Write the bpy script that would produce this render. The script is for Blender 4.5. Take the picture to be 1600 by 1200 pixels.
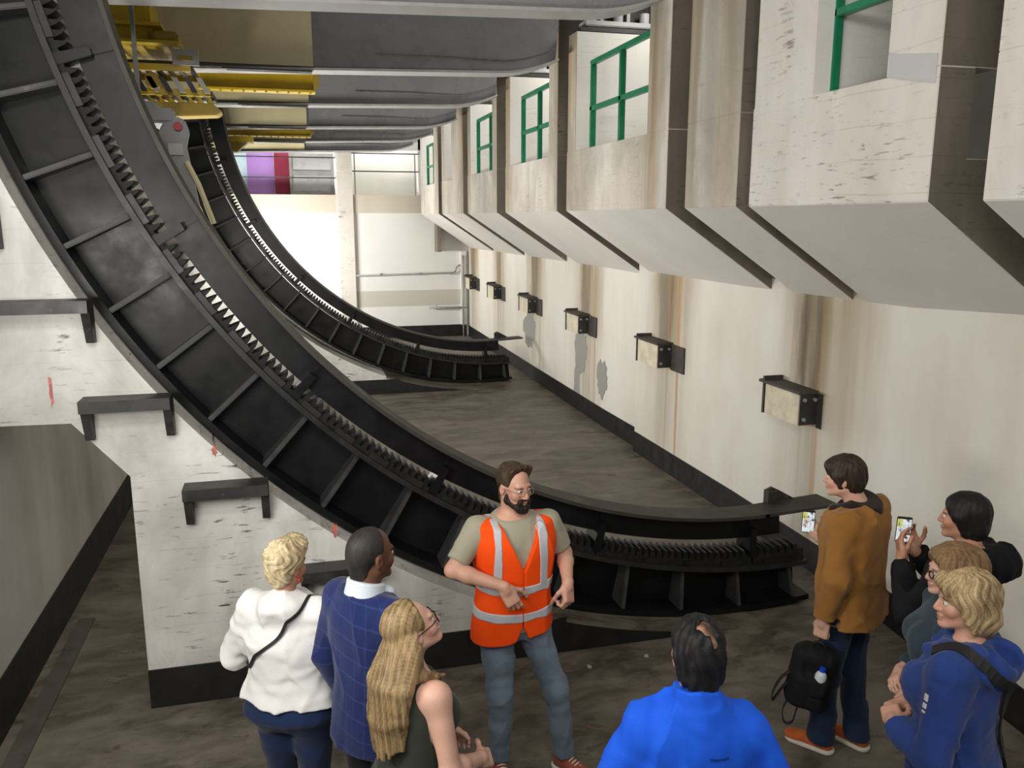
import bpy, bmesh, math, random
import numpy as np
from mathutils import Vector, Matrix
S = bpy.context.scene
for o in list(bpy.data.objects): bpy.data.objects.remove(o)
COL = S.collection
PI = math.pi
rng = random.Random(7)

# ------------------------------------------------------------------ camera
CAM_H = 3.05
FPX = 1300.0
cd = bpy.data.cameras.new('camera'); cam = bpy.data.objects.new('camera', cd); COL.objects.link(cam)
cd.sensor_fit = 'HORIZONTAL'; cd.sensor_width = 36.0; cd.lens = FPX / 1600 * 36.0
cd.clip_start = 0.05; cd.clip_end = 200
cx = Vector((0.9669, -0.2553, 0.0)).normalized()
cz = -Vector((0.2503, 0.9481, -0.1961)).normalized()
cy = cz.cross(cx).normalized(); cx = cy.cross(cz)
cam.matrix_world = Matrix(((cx.x, cy.x, cz.x, 0), (cx.y, cy.y, cz.y, 0), (cx.z, cy.z, cz.z, CAM_H), (0, 0, 0, 1)))
S.camera = cam

# ------------------------------------------------------------------ light and exposure
S.view_settings.view_transform = 'Standard'
S.view_settings.look = 'None'
S.view_settings.gamma = 1.0
S.view_settings.use_curve_mapping = False
S.view_settings.exposure = 0.0
w = bpy.data.worlds.new('world'); S.world = w; w.use_nodes = True
w.node_tree.nodes['Background'].inputs[0].default_value = (0.97, 0.98, 1.0, 1)
w.node_tree.nodes['Background'].inputs[1].default_value = 0.38

def area(name, loc, target, sx, sy, power, color=(1, 0.97, 0.92)):
    l = bpy.data.lights.new(name, 'AREA'); l.shape = 'RECTANGLE'; l.size = sx; l.size_y = sy
    l.energy = power; l.color = color
    o = bpy.data.objects.new(name, l); COL.objects.link(o); o.location = loc
    o.rotation_euler = (Vector(target) - Vector(loc)).to_track_quat('-Z', 'Y').to_euler()
    return o
area('pit_lamp', (0.3, -0.6, 4.9), (2.2, 5.4, 1.4), 3.0, 1.0, 85)
area('wall_lamp', (-1.5, 2.4, 2.6), (3.6, 7.0, 3.2), 1.6, 0.5, 80)
area('wall_lamp', (-1.45, 9.3, 1.9), (3.4, 9.6, 3.4), 2.0, 0.5, 170)
area('wall_lamp', (-1.45, 12.8, 1.9), (3.4, 13.4, 3.4), 2.0, 0.5, 130)
area('wall_lamp', (-1.45, 18.8, 2.2), (2.2, 20.6, 2.6), 2.0, 0.5, 320)
area('pit_lamp', (-0.9, 1.2, 4.9), (-1.5, 5.2, 3.0), 1.2, 0.4, 55)
YBK = 21.4
for yy in (8.2, 11.3, 14.2, 17.0, 20.0):
    area('gallery_lamp', (4.3, yy, 5.6), (4.2, yy + 0.3, 3.5), 0.3, 1.6, 26)

area('gallery_lamp', (0.2, YBK + 0.55, 5.1), (0.3, YBK + 0.8, 4.0), 2.2, 0.3, 30)
area('gallery_lamp', (2.4, YBK + 0.5, 5.3), (2.4, YBK + 0.9, 4.0), 1.2, 0.3, 18)

# ------------------------------------------------------------------ materials
def mat(name, base=(0.5, 0.5, 0.5), rough=0.6, metal=0.0, spec=0.5):
    m = bpy.data.materials.new(name); m.use_nodes = True
    b = m.node_tree.nodes['Principled BSDF']
    b.inputs['Base Color'].default_value = (*base, 1); b.inputs['Roughness'].default_value = rough
    b.inputs['Metallic'].default_value = metal; b.inputs['Specular IOR Level'].default_value = spec
    return m
class NT:
    """small node-building helper around one material"""
    def __init__(s, m): s.m = m; s.t = m.node_tree; s.b = s.t.nodes['Principled BSDF']
    def n(s, typ, **k):
        x = s.t.nodes.new(typ)
        for a, v in k.items(): setattr(x, a, v)
        return x
    def l(s, a, b): s.t.links.new(a, b)
    def coord(s, scale=(1, 1, 1), kind='Object', rot=(0, 0, 0)):
        c = s.n('ShaderNodeTexCoord'); mp = s.n('ShaderNodeMapping')
        mp.inputs['Scale'].default_value = scale; mp.inputs['Rotation'].default_value = rot
        s.l(c.outputs[kind], mp.inputs[0]); return mp.outputs[0]
    def pos(s, scale=(1, 1, 1)):
        g = s.n('ShaderNodeNewGeometry'); mp = s.n('ShaderNodeMapping'); mp.inputs['Scale'].default_value = scale
        s.l(g.outputs['Position'], mp.inputs[0]); return mp.outputs[0]
    def noise(s, vec, scale, detail=4, rough=0.6, dist=0.0):
        x = s.n('ShaderNodeTexNoise'); x.inputs['Scale'].default_value = scale; x.inputs['Detail'].default_value = detail
        x.inputs['Roughness'].default_value = rough; x.inputs['Distortion'].default_value = dist
        s.l(vec, x.inputs['Vector']); return x.outputs['Fac']
    def ramp(s, fac, stops, interp='LINEAR'):
        r = s.n('ShaderNodeValToRGB'); r.color_ramp.interpolation = interp; e = r.color_ramp.elements
        while len(e) < len(stops): e.new(0.5)
        for i, (p, c) in enumerate(stops):
            e[i].position = p; e[i].color = (c, c, c, 1) if not isinstance(c, tuple) else (*c, 1)
        s.l(fac, r.inputs[0]); return r.outputs[0]
    def mix(s, fac, a, b, mode='MIX'):
        x = s.n('ShaderNodeMix', data_type='RGBA', blend_type=mode)
        for i, v in ((0, fac), (6, a), (7, b)):
            if hasattr(v, 'is_output'): s.l(v, x.inputs[i])
            elif isinstance(v, tuple): x.inputs[i].default_value = (*v, 1)
            else: x.inputs[i].default_value = v
        return x.outputs[2]
    def math(s, op, a, b=None, clamp=False):
        x = s.n('ShaderNodeMath', operation=op); x.use_clamp = clamp
        for i, v in ((0, a), (1, b)):
            if v is None: continue
            if hasattr(v, 'is_output'): s.l(v, x.inputs[i])
            else: x.inputs[i].default_value = v
        return x.outputs[0]
    def sep(s, v):
        x = s.n('ShaderNodeSeparateXYZ'); s.l(v, x.inputs[0]); return x.outputs
    def bump(s, h, strength=0.3, dist=0.01):
        x = s.n('ShaderNodeBump'); x.inputs['Strength'].default_value = strength; x.inputs['Distance'].default_value = dist
        s.l(h, x.inputs['Height']); s.l(x.outputs[0], s.b.inputs['Normal'])
    def color(s, c): s.l(c, s.b.inputs['Base Color'])
    def rough(s, c): s.l(c, s.b.inputs['Roughness'])

SLOTS = [3.54, 5.58, 6.69, 9.8, 12.9, 15.55, 18.25, 21.2]   # joints in the right wall, metres along the wall

def concrete(name, base, dirt=(0.42, 0.36, 0.26), amount=0.5, boards=0.0, slots=False, soot=0.0, at=(6.05, 9.0, 12.0, 14.9, 17.8, 20.6), grime=0.0):
    m = mat(name, base, 0.75); t = NT(m); P = t.pos()
    streak = t.noise(t.pos((1, 1, 0.16)), 1.7, 3, 0.55)
    fine = t.noise(P, 14, 5, 0.7)
    big = t.noise(P, 0.8, 4, 0.6)
    d1 = t.ramp(streak, [(0.42, 0.0), (0.72, 1.0)])
    d2 = t.ramp(big, [(0.42, 0.0), (0.68, 1.0)])
    f = t.math('MULTIPLY', t.math('ADD', t.math('MULTIPLY', d1, 0.55), t.math('MULTIPLY', d2, 0.5)), amount, True)
    c = t.mix(f, base, dirt)
    spots = t.ramp(t.noise(t.pos((5, 5, 9)), 1.5, 6, 0.75), [(0.70, 0.0), (0.76, 1.0)])
    c = t.mix(t.math('MULTIPLY', spots, 0.3), c, (0.12, 0.10, 0.08))
    if boards:
        dash = t.ramp(t.noise(t.pos((5, 5, 34)), 1.0, 4, 0.65, 0.3), [(0.575, 0.0), (0.64, 1.0)])
        br = t.ramp(t.noise(t.pos((3.0, 3.0, 1.1)), 1.0, 5, 0.7), [(0.46, 0.0), (0.64, 1.0)])
        c = t.mix(t.math('MULTIPLY', t.math('MULTIPLY', dash, br), boards), c, (0.06, 0.052, 0.045))
        z = t.sep(P)[2]
        fr = t.math('FRACT', t.math('ADD', t.math('MULTIPLY', z, 5.3), t.math('MULTIPLY', t.noise(P, 1.2, 3), 0.3)))
        ln = t.ramp(fr, [(0.0, 1.0), (0.03, 0.0), (0.98, 0.0), (1.0, 1.0)])
        c = t.mix(t.math('MULTIPLY', t.math('MULTIPLY', ln, d1), boards * 0.5), c, (0.10, 0.085, 0.07))
    if slots:
        y = t.sep(P)[1]; z = t.sep(P)[2]
        yy = t.math('ADD', y, t.math('MULTIPLY', t.math('SUBTRACT', t.noise(t.pos((1, 2, 0.3)), 2.5, 4), 0.5), 0.35))
        u = t.math('DIVIDE', yy, 24.0, True)
        st = [(0.0, 0.0)]
        for s_ in at:
            k_ = 0.7 if s_ > 6.5 else 0.95
            st += [((s_ - k_) / 24, 0.0), ((s_ - 0.25) / 24, 0.9), ((s_ + 0.22) / 24, 1.0), (min((s_ + 0.75) / 24, 0.999), 0.0)]
        st.sort(); k = t.ramp(u, st)
        up = t.ramp(t.math('DIVIDE', z, 6.0, True), [(0.0, 0.3), (0.2, 0.42), (0.24, 0.75), (0.38, 1.0), (0.52, 0.6), (0.7, 0.9), (0.85, 1.0)])
        vs = t.ramp(t.noise(t.pos((3, 3, 0.3)), 1.4, 2, 0.5), [(0.22, 0.45), (0.55, 1.0)])
        f2 = t.math('MULTIPLY', t.math('MULTIPLY', k, up), vs)
        c = t.mix(t.math('MULTIPLY', f2, 1.0, True), c, (0.29, 0.215, 0.105))
        core = t.math('MULTIPLY', t.ramp(u, [q for s_ in [a_ + .15 for a_ in at] for q in (((s_ - 0.22) / 24, 0.0), ((s_ - 0.1) / 24, 1.0), (s_ / 24, 0.25), ((s_ + 0.08) / 24, 1.0), ((s_ + 0.2) / 24, 0.0))]),
                      t.ramp(t.math('DIVIDE', z, 6.0, True), [(0.0, 0.15), (0.22, 0.25), (0.27, 1.0), (0.4, 0.9), (0.5, 0.2), (1.0, 0.6)]))
        c = t.mix(t.math('MULTIPLY', core, 0.85), c, (0.075, 0.058, 0.04))
        rust = t.ramp(t.noise(t.pos((2, 6, 0.12)), 1.2, 2, 0.5), [(0.56, 0.0), (0.68, 1.0)])
        c = t.mix(t.math('MULTIPLY', t.math('MULTIPLY', rust, k), 0.75), c, (0.42, 0.21, 0.07))
    if grime:
        gm = t.ramp(t.noise(t.pos((1, 1, 0.55)), 1.1, 6, 0.68, 0.4), [(0.40, 0.0), (0.62, 1.0)])
        c = t.mix(t.math('MULTIPLY', gm, grime), c, (0.25, 0.235, 0.20))
    if soot:
        c = t.mix(t.math('MULTIPLY', t.ramp(t.noise(t.pos((1, 1, 0.3)), 2.2, 5), [(0.3, 0.3), (0.65, 1.0)]), soot), c, (0.05, 0.042, 0.035))
    t.color(c)
    t.bump(t.math('ADD', fine, t.math('MULTIPLY', streak, 0.6)), 0.25, 0.012)
    return m

M = {}
M['wall'] = concrete('painted_concrete', (0.74, 0.72, 0.66), dirt=(0.46, 0.40, 0.29), amount=0.42, slots=True)
M['upper'] = concrete('upper_concrete', (0.70, 0.67, 0.61), dirt=(0.36, 0.30, 0.21), amount=0.75, boards=0.3, slots=True, at=(6.1, 7.0, 9.75, 12.75, 15.5, 18.2), grime=0.65)
M['block'] = concrete('board_concrete', (0.75, 0.72, 0.67), amount=0.45, boards=0.7, grime=0.22)
M['soffit'] = concrete('soffit_concrete', (0.72, 0.70, 0.66), amount=0.22)
M['sooty'] = concrete('shaded_sooty_concrete', (0.26, 0.22, 0.175), amount=0.8, boards=0.8, soot=0.65)  # shade of the deep slots is put into this colour, along with soot
M['pier'] = concrete('pier_concrete', (0.76, 0.75, 0.71), dirt=(0.27, 0.255, 0.225), amount=1.0, boards=1.0, grime=0.5)
M['back'] = concrete('back_wall_paint', (0.82, 0.82, 0.79), amount=0.12)
M['beige'] = concrete('beige_band', (0.62, 0.57, 0.48), amount=0.4)
M['left'] = concrete('left_wall_concrete', (0.60, 0.58, 0.54), dirt=(0.16, 0.13, 0.10), amount=0.6)
M['bay'] = concrete('bay_white', (0.82, 0.81, 0.77), amount=0.3, boards=0.2)
M['patch'] = concrete('grey_patch', (0.30, 0.30, 0.28), amount=0.2)

m = mat('floor_concrete', (0.2, 0.18, 0.15), 0.55); t = NT(m); P = t.pos()
n1 = t.noise(t.pos((1, 2.2, 1)), 0.9, 6, 0.62, 0.6); n2 = t.noise(t.pos((1, 1.8, 1)), 3.2, 6, 0.68, 0.4)
c = t.ramp(n1, [(0.3, (0.045, 0.036, 0.027)), (0.5, (0.098, 0.082, 0.062)), (0.68, (0.175, 0.155, 0.122))])
c = t.mix(t.ramp(n2, [(0.42, 0.0), (0.68, 0.8)]), c, (0.205, 0.18, 0.14))
c = t.mix(t.ramp(t.noise(t.pos((1.4, 2.6, 1)), 2.1, 6, 0.75), [(0.57, 0.0), (0.66, 0.85)]), c, (0.055, 0.042, 0.033))
c = t.mix(t.ramp(t.noise(t.pos((5, 14, 1)), 1.2, 5, 0.75), [(0.70, 0.0), (0.74, 0.7)]), c, (0.5, 0.47, 0.4))
t.color(c); t.rough(t.ramp(n2, [(0.35, 0.38), (0.65, 0.75)])); t.bump(n2, 0.2, 0.02); M['floor'] = m

def paint(name, base, rough=0.4, var=0.25, scale=6, wear=None, spec=0.5):
    m = mat(name, base, rough, 0, spec); t = NT(m); P = t.coord()
    n = t.noise(P, scale, 5, 0.6); d = tuple(x * (1 - var) for x in base); h = tuple(min(1, x * (1 + var)) for x in base)
    c = t.ramp(n, [(0.3, d), (0.7, h)])
    if wear: c = t.mix(t.ramp(t.noise(P, scale * 2.3, 6, 0.75), [(0.62, 0.0), (0.72, 1.0)]), c, wear)
    t.color(c); t.rough(t.ramp(n, [(0.3, max(0.05, rough - 0.12)), (0.7, min(1, rough + 0.12))])); t.bump(n, 0.12, 0.006)
    return m
M['black'] = paint('black_tar_paint', (0.0085, 0.0085, 0.009), 0.5, 0.3)
M['iron'] = paint('black_painted_iron', (0.0055, 0.0057, 0.0063), 0.40, 0.25, 4, None, 0.30)
M['ironworn'] = paint('worn_iron_edge', (0.019, 0.0185, 0.018), 0.45, 0.3, 8, (0.05, 0.048, 0.045), 0.4)
M['stiff'] = paint('worn_stiffener_paint', (0.040, 0.040, 0.040), 0.5, 0.3, 9, (0.085, 0.083, 0.08), 0.4)
M['teeth'] = paint('greased_teeth', (0.013, 0.013, 0.0135), 0.62, 0.4, 22, (0.03, 0.03, 0.031), 0.22)
M['dusty'] = paint('dusty_iron_top', (0.034, 0.030, 0.024), 0.6, 0.3, 5)
M['girder'] = paint('grey_girder_paint', (0.27, 0.27, 0.28), 0.28, 0.07, 3)
M['girderedge'] = paint('pale_flange_paint', (0.42, 0.42, 0.42), 0.4, 0.15, 6)
M['cream'] = paint('cream_paint', (0.66, 0.59, 0.36), 0.4, 0.10, 2.0)
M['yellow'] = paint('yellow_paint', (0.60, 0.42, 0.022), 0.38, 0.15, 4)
M['olive'] = paint('shaded_ochre_paint', (0.36, 0.25, 0.03), 0.5, 0.15, 4)  # darker copy of the yellow, the shade is put into the colour
M['green'] = paint('green_paint', (0.012, 0.20, 0.095), 0.4, 0.15, 5)
M['redmark'] = paint('faded_red_paint', (0.50, 0.16, 0.14), 0.8, 0.4, 20, (0.7, 0.68, 0.64))
M['steel'] = paint('grey_steel', (0.27, 0.27, 0.27), 0.4, 0.12, 5)
M['dark'] = paint('dark_steel', (0.028, 0.027, 0.026), 0.5, 0.4, 8, (0.12, 0.11, 0.10))
M['rail'] = paint('rail_black', (0.03, 0.03, 0.03), 0.5)
M['purple'] = paint('purple_panel', (0.40, 0.22, 0.58), 0.5, 0.08, 1)
M['maroon'] = paint('maroon_panel', (0.20, 0.008, 0.035), 0.5, 0.1, 1)
M['glassgrey'] = paint('grey_pane', (0.42, 0.43, 0.44), 0.3, 0.08, 2)
M['paleblue'] = paint('pale_blue_panel', (0.62, 0.80, 0.88), 0.5, 0.05)
M['red'] = paint('red_enamel', (0.42, 0.02, 0.04), 0.4, 0.1)
M['rusty'] = paint('rusted_steel', (0.05, 0.042, 0.036), 0.7, 0.4, 10, (0.2, 0.11, 0.05))
M['boxpaint'] = paint('cream_box_paint', (0.62, 0.56, 0.42), 0.6, 0.2, 7)
M['whitepipe'] = paint('grey_pipe', (0.34, 0.33, 0.31), 0.5, 0.2, 7)
M['black_void'] = paint('hole_shade_black', (0.012, 0.012, 0.013), 0.6, 0.3)

# ------------------------------------------------------------------ mesh helpers
class MB:
    def __init__(s): s.v = []; s.f = []; s.mi = []; s.cur = 0
    def add(s, vs, fs):
        o = len(s.v); s.v += [tuple(p) for p in vs]; s.f += [[i + o for i in q] for q in fs]; s.mi += [s.cur] * len(fs); return s
    def box(s, a, b):
        x0, y0, z0 = a; x1, y1, z1 = b
        return s.add([(x0, y0, z0), (x1, y0, z0), (x1, y1, z0), (x0, y1, z0), (x0, y0, z1), (x1, y0, z1), (x1, y1, z1), (x0, y1, z1)],
                     [(0, 3, 2, 1), (4, 5, 6, 7), (0, 1, 5, 4), (1, 2, 6, 5), (2, 3, 7, 6), (3, 0, 4, 7)])
    def prism(s, poly, axis, a, b):
        """extrude a 2-D polygon along axis ('x','y','z') from a to b"""
        def P(p, h):
            return {'x': (h, p[0], p[1]), 'y': (p[0], h, p[1]), 'z': (p[0], p[1], h)}[axis]
        n = len(poly); vs = [P(p, a) for p in poly] + [P(p, b) for p in poly]
        fs = [list(range(n))[::-1], list(range(n, 2 * n))] + [(i, (i + 1) % n, n + (i + 1) % n, n + i) for i in range(n)]
        return s.add(vs, fs)
    def strip(s, A, B, closed=False):
        """solid between matching cross-sections: rows is a list of rings"""
        return s
    def rings(s, rows, cap=True, loop=False):
        n = len(rows[0]); vs = [p for r in rows for p in r]; fs = []
        R_ = len(rows)
        for k in range(R_ if loop else R_ - 1):
            for i in range(n):
                a = k * n + i; b = k * n + (i + 1) % n; c_ = ((k + 1) % R_) * n + (i + 1) % n; d = ((k + 1) % R_) * n + i
                fs.append((a, b, c_, d))
        if cap and not loop: fs += [list(range(n))[::-1], [(R_ - 1) * n + i for i in range(n)]]
        return s.add(vs, fs)
    def tube(s, pts, r, n=10):
        pts = [Vector(p) for p in pts]; rows = []
        for i, p in enumerate(pts):
            d = (pts[min(i + 1, len(pts) - 1)] - pts[max(i - 1, 0)]).normalized()
            u = d.cross(Vector((0, 0, 1)) if abs(d.z) < 0.9 else Vector((1, 0, 0))).normalized(); v = d.cross(u)
            rr = r[i] if isinstance(r, (list, tuple)) else r
            rows.append([p + u * (rr * math.cos(2 * PI * k / n)) + v * (rr * math.sin(2 * PI * k / n)) for k in range(n)])
        return s.rings(rows)
    def cyl(s, a, b, r, n=16): return s.tube([a, b], r, n)
    def build(s, name, material, parent=None, smooth=False, bevel=0.0, fixn=True):
        me = bpy.data.meshes.new(name); me.from_pydata(s.v, [], s.f); me.validate()
        mats = material if isinstance(material, (list, tuple)) else [material]
        for q in mats: me.materials.append(q)
        if len(mats) > 1 and len(me.polygons) == len(s.mi):
            for p, i in zip(me.polygons, s.mi): p.material_index = i
        if fixn or bevel:
            bm = bmesh.new(); bm.from_mesh(me)
            if fixn: bmesh.ops.recalc_face_normals(bm, faces=bm.faces)
            if bevel: bmesh.ops.bevel(bm, geom=[e for e in bm.edges if len(e.link_faces) == 2 and e.calc_face_angle(0) > 0.5], offset=bevel, segments=2, affect='EDGES', clamp_overlap=True)
            bm.to_mesh(me); bm.free()
        if smooth:
            for p in me.polygons: p.use_smooth = True
        o = bpy.data.objects.new(name, me); COL.objects.link(o)
        if parent is not None: o.parent = parent
        return o
def tag(o, label=None, cat=None, group=None, kind=None):
    if label: o['label'] = label
    if cat: o['category'] = cat
    if group: o['group'] = group
    if kind: o['kind'] = kind
    return o
def empty(name, loc, label, cat, group=None, rz=0.0):
    o = bpy.data.objects.new(name, None); COL.objects.link(o); o.location = loc; o.rotation_euler = (0, 0, rz)
    o.empty_display_size = 0.2
    return tag(o, label, cat, group)
def struct(name, mb, material, label=None, bevel=0.0):
    o = mb.build(name, material, bevel=bevel); o['kind'] = 'structure'
    if label: o['label'] = label; o['category'] = name.split('_')[0]
    return o
def copy_tree(o, parent=None):
    c = o.copy(); COL.objects.link(c)
    if parent is not None: c.parent = parent
    for ch in [q for q in bpy.data.objects if q.parent == o]: copy_tree(ch, c)
    return c

# ------------------------------------------------------------------ the pit: floor, walls, soffits
YB = 21.4
struct('floor', MB().box((-6, -3, -0.3), (6, YB + 2, 0)), M['floor'], 'dark stained concrete floor of the pit')
WALLP = [(3.70, -2.5), (4.08, 3.0), (4.27, 5.0), (4.32, 7.4), (4.31, 9.95), (4.40, 10.0), (4.38, 11.2), (4.40, 15.0), (4.47, YB)]
def plan_strip(pts, z0, z1, out, y_lo=-3, y_hi=99):
    mb = MB(); poly = [(x, y) for x, y in pts] + [(out, pts[-1][1]), (out, pts[0][1])]
    return mb.prism(poly, 'z', z0, z1)
struct('wall_right', plan_strip(WALLP, 0, 2.5, 6.0), M['wall'], 'long off-white stained right wall of the pit')
struct('baseboard_right', plan_strip([(x - 0.012, y) for x, y in WALLP], 0, 0.27, 6.0), M['black'], 'black painted base along the right wall')

XO = 3.21
def overhang(y_near, y_far, name='wall_right_upper', sill=True, op=None, near_w=0.45, top=5.9):
    """one block of the gallery front: inclined soffit, parapet, opening and full height pilaster"""
    mb = MB(); Y0, Y1 = y_near, y_far
    mb.cur = 0
    prof = [(XO, 3.13), (XO, 3.8), (XO + 0.22, 3.8), (XO + 0.22, 3.35), (5.2, 3.35), (5.2, 2.0), (4.75, 2.10)]
    n = len(prof); vs = [(p[0], Y0, p[1]) for p in prof] + [(p[0], Y1, p[1]) for p in prof]
    o = len(mb.v); mb.v += vs
    def F(idx, mi): mb.f.append([i + o for i in idx]); mb.mi.append(mi)
    F(list(range(n))[::-1], 2); F(list(range(n, 2 * n)), 2)
    for i in range(n):
        j = (i + 1) % n; F((i, j, n + j, n + i), 1 if i == n - 1 else 0)
    def bx(a, b, side=2):
        k = len(mb.f); mb.box(a, b)
        mb.mi[k:] = [0, 0, side, 0, side, 0]
    if op is None:
        bx((XO, Y0, 3.8), (XO + 0.9, Y1, top))
    else:
        a, b, pt = op                              # opening from a (near) to b (far)
        bx((XO, Y0, 3.8), (XO + 0.38, a, top))       # near pilaster, full height
        k = len(mb.f); mb.box((XO + 0.006, b, 3.36), (5.19, Y1 - 0.002, pt)); mb.mi[k:] = [0, 0, 3, 0, 2, 0]     # far partition
    return struct(name, mb, [M['block' if y_near < 5 else 'upper'], M['soffit'], M['sooty'], M['bay']], None, bevel=0.004)
overhang(-1.0, 3.36)
o = overhang(3.72, 5.49, op=(4.12, 4.80, 5.9))
overhang(5.67, 6.51)
BAYS = [(6.88, 9.63, (7.33, 9.35, 5.09)), (10.0, 12.55, (10.36, 12.3, 5.06)), (13.1, 15.35, (13.4, 15.1, 5.03)),
        (15.75, 18.05, (16.9, 17.8, 5.0)), (18.45, 21.0, (19.0, 20.75, 5.0))]
for a, b, op in BAYS: overhang(a, b, op=op)
# dark backs of the joints, back wall and roof of the gallery
mb = MB()
mb.box((5.2, -1, 2.0), (5.4, YB, 6.2))
struct('wall_right_gallery', mb, M['bay'], 'white back wall of the gallery above the right overhang')
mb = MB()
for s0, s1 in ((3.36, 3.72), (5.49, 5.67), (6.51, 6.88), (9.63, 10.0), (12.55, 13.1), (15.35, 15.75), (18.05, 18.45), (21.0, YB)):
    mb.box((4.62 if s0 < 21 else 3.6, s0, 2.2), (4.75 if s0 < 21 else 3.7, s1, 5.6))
struct('wall_right_joints', mb, M['sooty'], 'dark joints with painted-in shade and soot between the gallery blocks')
# grey plaster band and patches on the near blocks and the lower wall
def blob(mb, cy_, cz_, ry, rz, x, seed, n=26, th=0.006):
    r_ = random.Random(seed); poly = []
    for i in range(n):
        a = 2 * PI * i / n; k = 0.75 + 0.4 * r_.random(); poly.append((cy_ + ry * k * math.cos(a), cz_ + rz * k * math.sin(a)))
    mb.prism(poly, 'x', x - th, x + 0.02)
mb = MB(); mb.prism([(3.74, 3.72), (4.10, 3.80), (4.10, 3.92), (3.74, 3.86)], 'x', XO - 0.006, XO + 0.03)
struct('trim_1', mb, concrete('repair_mortar', (0.50, 0.50, 0.51), amount=0.1), 'smooth grey repair strip beside the near gallery opening')
mb = MB(); blob(mb, 12.35, 0.98, 0.30, 0.36, 4.385, 3); blob(mb, 12.5, 0.45, 0.16, 0.38, 4.389, 4)
struct('trim_2', mb, M['patch'], 'ragged bare grey patch on the right wall below a steel box')
mb = MB(); blob(mb, 11.35, 0.70, 0.22, 0.28, 4.377, 5)
struct('trim_3', mb, M['patch'], 'oval bare grey patch low on the right wall')
mb = MB(); blob(mb, 15.35, 0.95, 0.42, 0.36, 4.402, 6)
struct('trim_4', mb, M['patch'], 'bare grey patch beside the end of the far rack')

# back wall with gallery openings
mb = MB()
mb.box((-6, YB, 0), (1.22, YB + 0.3, 3.16)); mb.box((1.55, YB, 0), (6, YB + 0.3, 3.16))
mb.box((1.17, YB, 3.60), (1.55, YB + 1.0, 6.2)); mb.box((3.22, YB, 3.6), (6, YB + 0.3, 6.2)); mb.box((-6, YB, 3.6), (-2.4, YB + 0.3, 6.2))
mb.box((-6, YB, 4.66), (1.2, YB + 0.3, 6.2)); mb.box((1.5, YB, 4.70), (3.3, YB + 0.3, 6.2))
mb.box((1.5, YB + 1.0, 3.5), (3.4, YB + 1.2, 6.2))
struct('wall_back', mb, M['back'], 'bright white back wall of the pit')
mb = MB(); mb.box((-6, YB - 0.03, 3.16), (6, YB + 1.1, 3.60)); struct('trim_5', mb, M['beige'], 'beige concrete beam across the back wall')
mb = MB(); mb.box((1.20, YB - 0.10, 0), (1.57, YB + 0.2, 4.66)); struct('trim_6', mb, M['block'], 'pale concrete column dividing the back wall')
mb = MB(); mb.box((1.58, YB - 0.006, 0.82), (4.4, YB + 0.01, 1.22)); struct('trim_7', mb, concrete('greige_band', (0.58, 0.56, 0.50), amount=0.1), 'greige painted band on the back wall')
mb = MB(); mb.box((-6, YB - 0.02, 0), (4.4, YB + 0.1, 0.30)); struct('baseboard_back', mb, M['black'], 'black painted base of the back wall')
mb = MB(); mb.box((4.26, YB - 0.12, 0.3), (4.40, YB, 2.2)); struct('trim_8', mb, M['back'], 'white corner pilaster at the back right corner')
mb = MB(); mb.box((-2.4, YB + 1.0, 3.5), (1.2, YB + 1.2, 6.2)); struct('wall_back_gallery', mb, M['back'])
# left wall, its base and gutter
struct('wall_left', MB().box((-3.2, -2.5, 0), (-1.80, YB, 2.6)), M['left'], 'grey left wall running under the concrete pier')
struct('wall_left_upper', MB().box((-3.3, 5.95, 2.61), (-3.03, YB - 0.01, 6.19)), M['left'], 'set-back upper left wall behind the racks')
struct('baseboard_left', MB().box((-1.84, -2.5, 0), (-1.79, YB, 0.35)), M['black'], 'black painted base along the grey left wall')
struct('trim_9', MB().box((-1.72, -2.5, -0.02), (-1.60, 6.6, 0.012)), paint('gutter_concrete', (0.09, 0.08, 0.068), 0.6), 'pale strip of gutter along the left wall')
struct('ceiling', MB().box((-6, -3, 6.2), (6, YB + 2, 6.4)), M['soffit'], 'dim slab above the bridge girders')

# ------------------------------------------------------------------ curved rack girders
CC = (3.298, 5.161)
ARC = dict(O=((3.298, 5.161), 5.148), I=((3.595, 5.418), 5.077), L=((3.393, 5.296), 4.709), T=((3.338, 5.184), 4.399))
def rad(key, a):
    if not isinstance(key, str): return key
    (c, r) = ARC[key]; ux, uz = math.cos(a), math.sin(a); dx, dz = c[0] - CC[0], c[1] - CC[1]; b = dx * ux + dz * uz
    return b + math.sqrt(b * b - dx * dx - dz * dz + r * r)
def apt(key, a, off=0.0):
    r = rad(key, a) + off; return CC[0] + r * math.cos(a), CC[1] + r * math.sin(a)
def arc_solid(mb, k0, o0, k1, o1, y0, y1, a0, a1, n):
    rows = []
    for i in range(n + 1):
        a = math.radians(a0 + (a1 - a0) * i / n); x0, z0 = apt(k0, a, o0); x1, z1 = apt(k1, a, o1)
        rows.append([(x0, y0, z0), (x0, y1, z0), (x1, y1, z1), (x1, y0, z1)])
    return mb.rings(rows)
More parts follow.
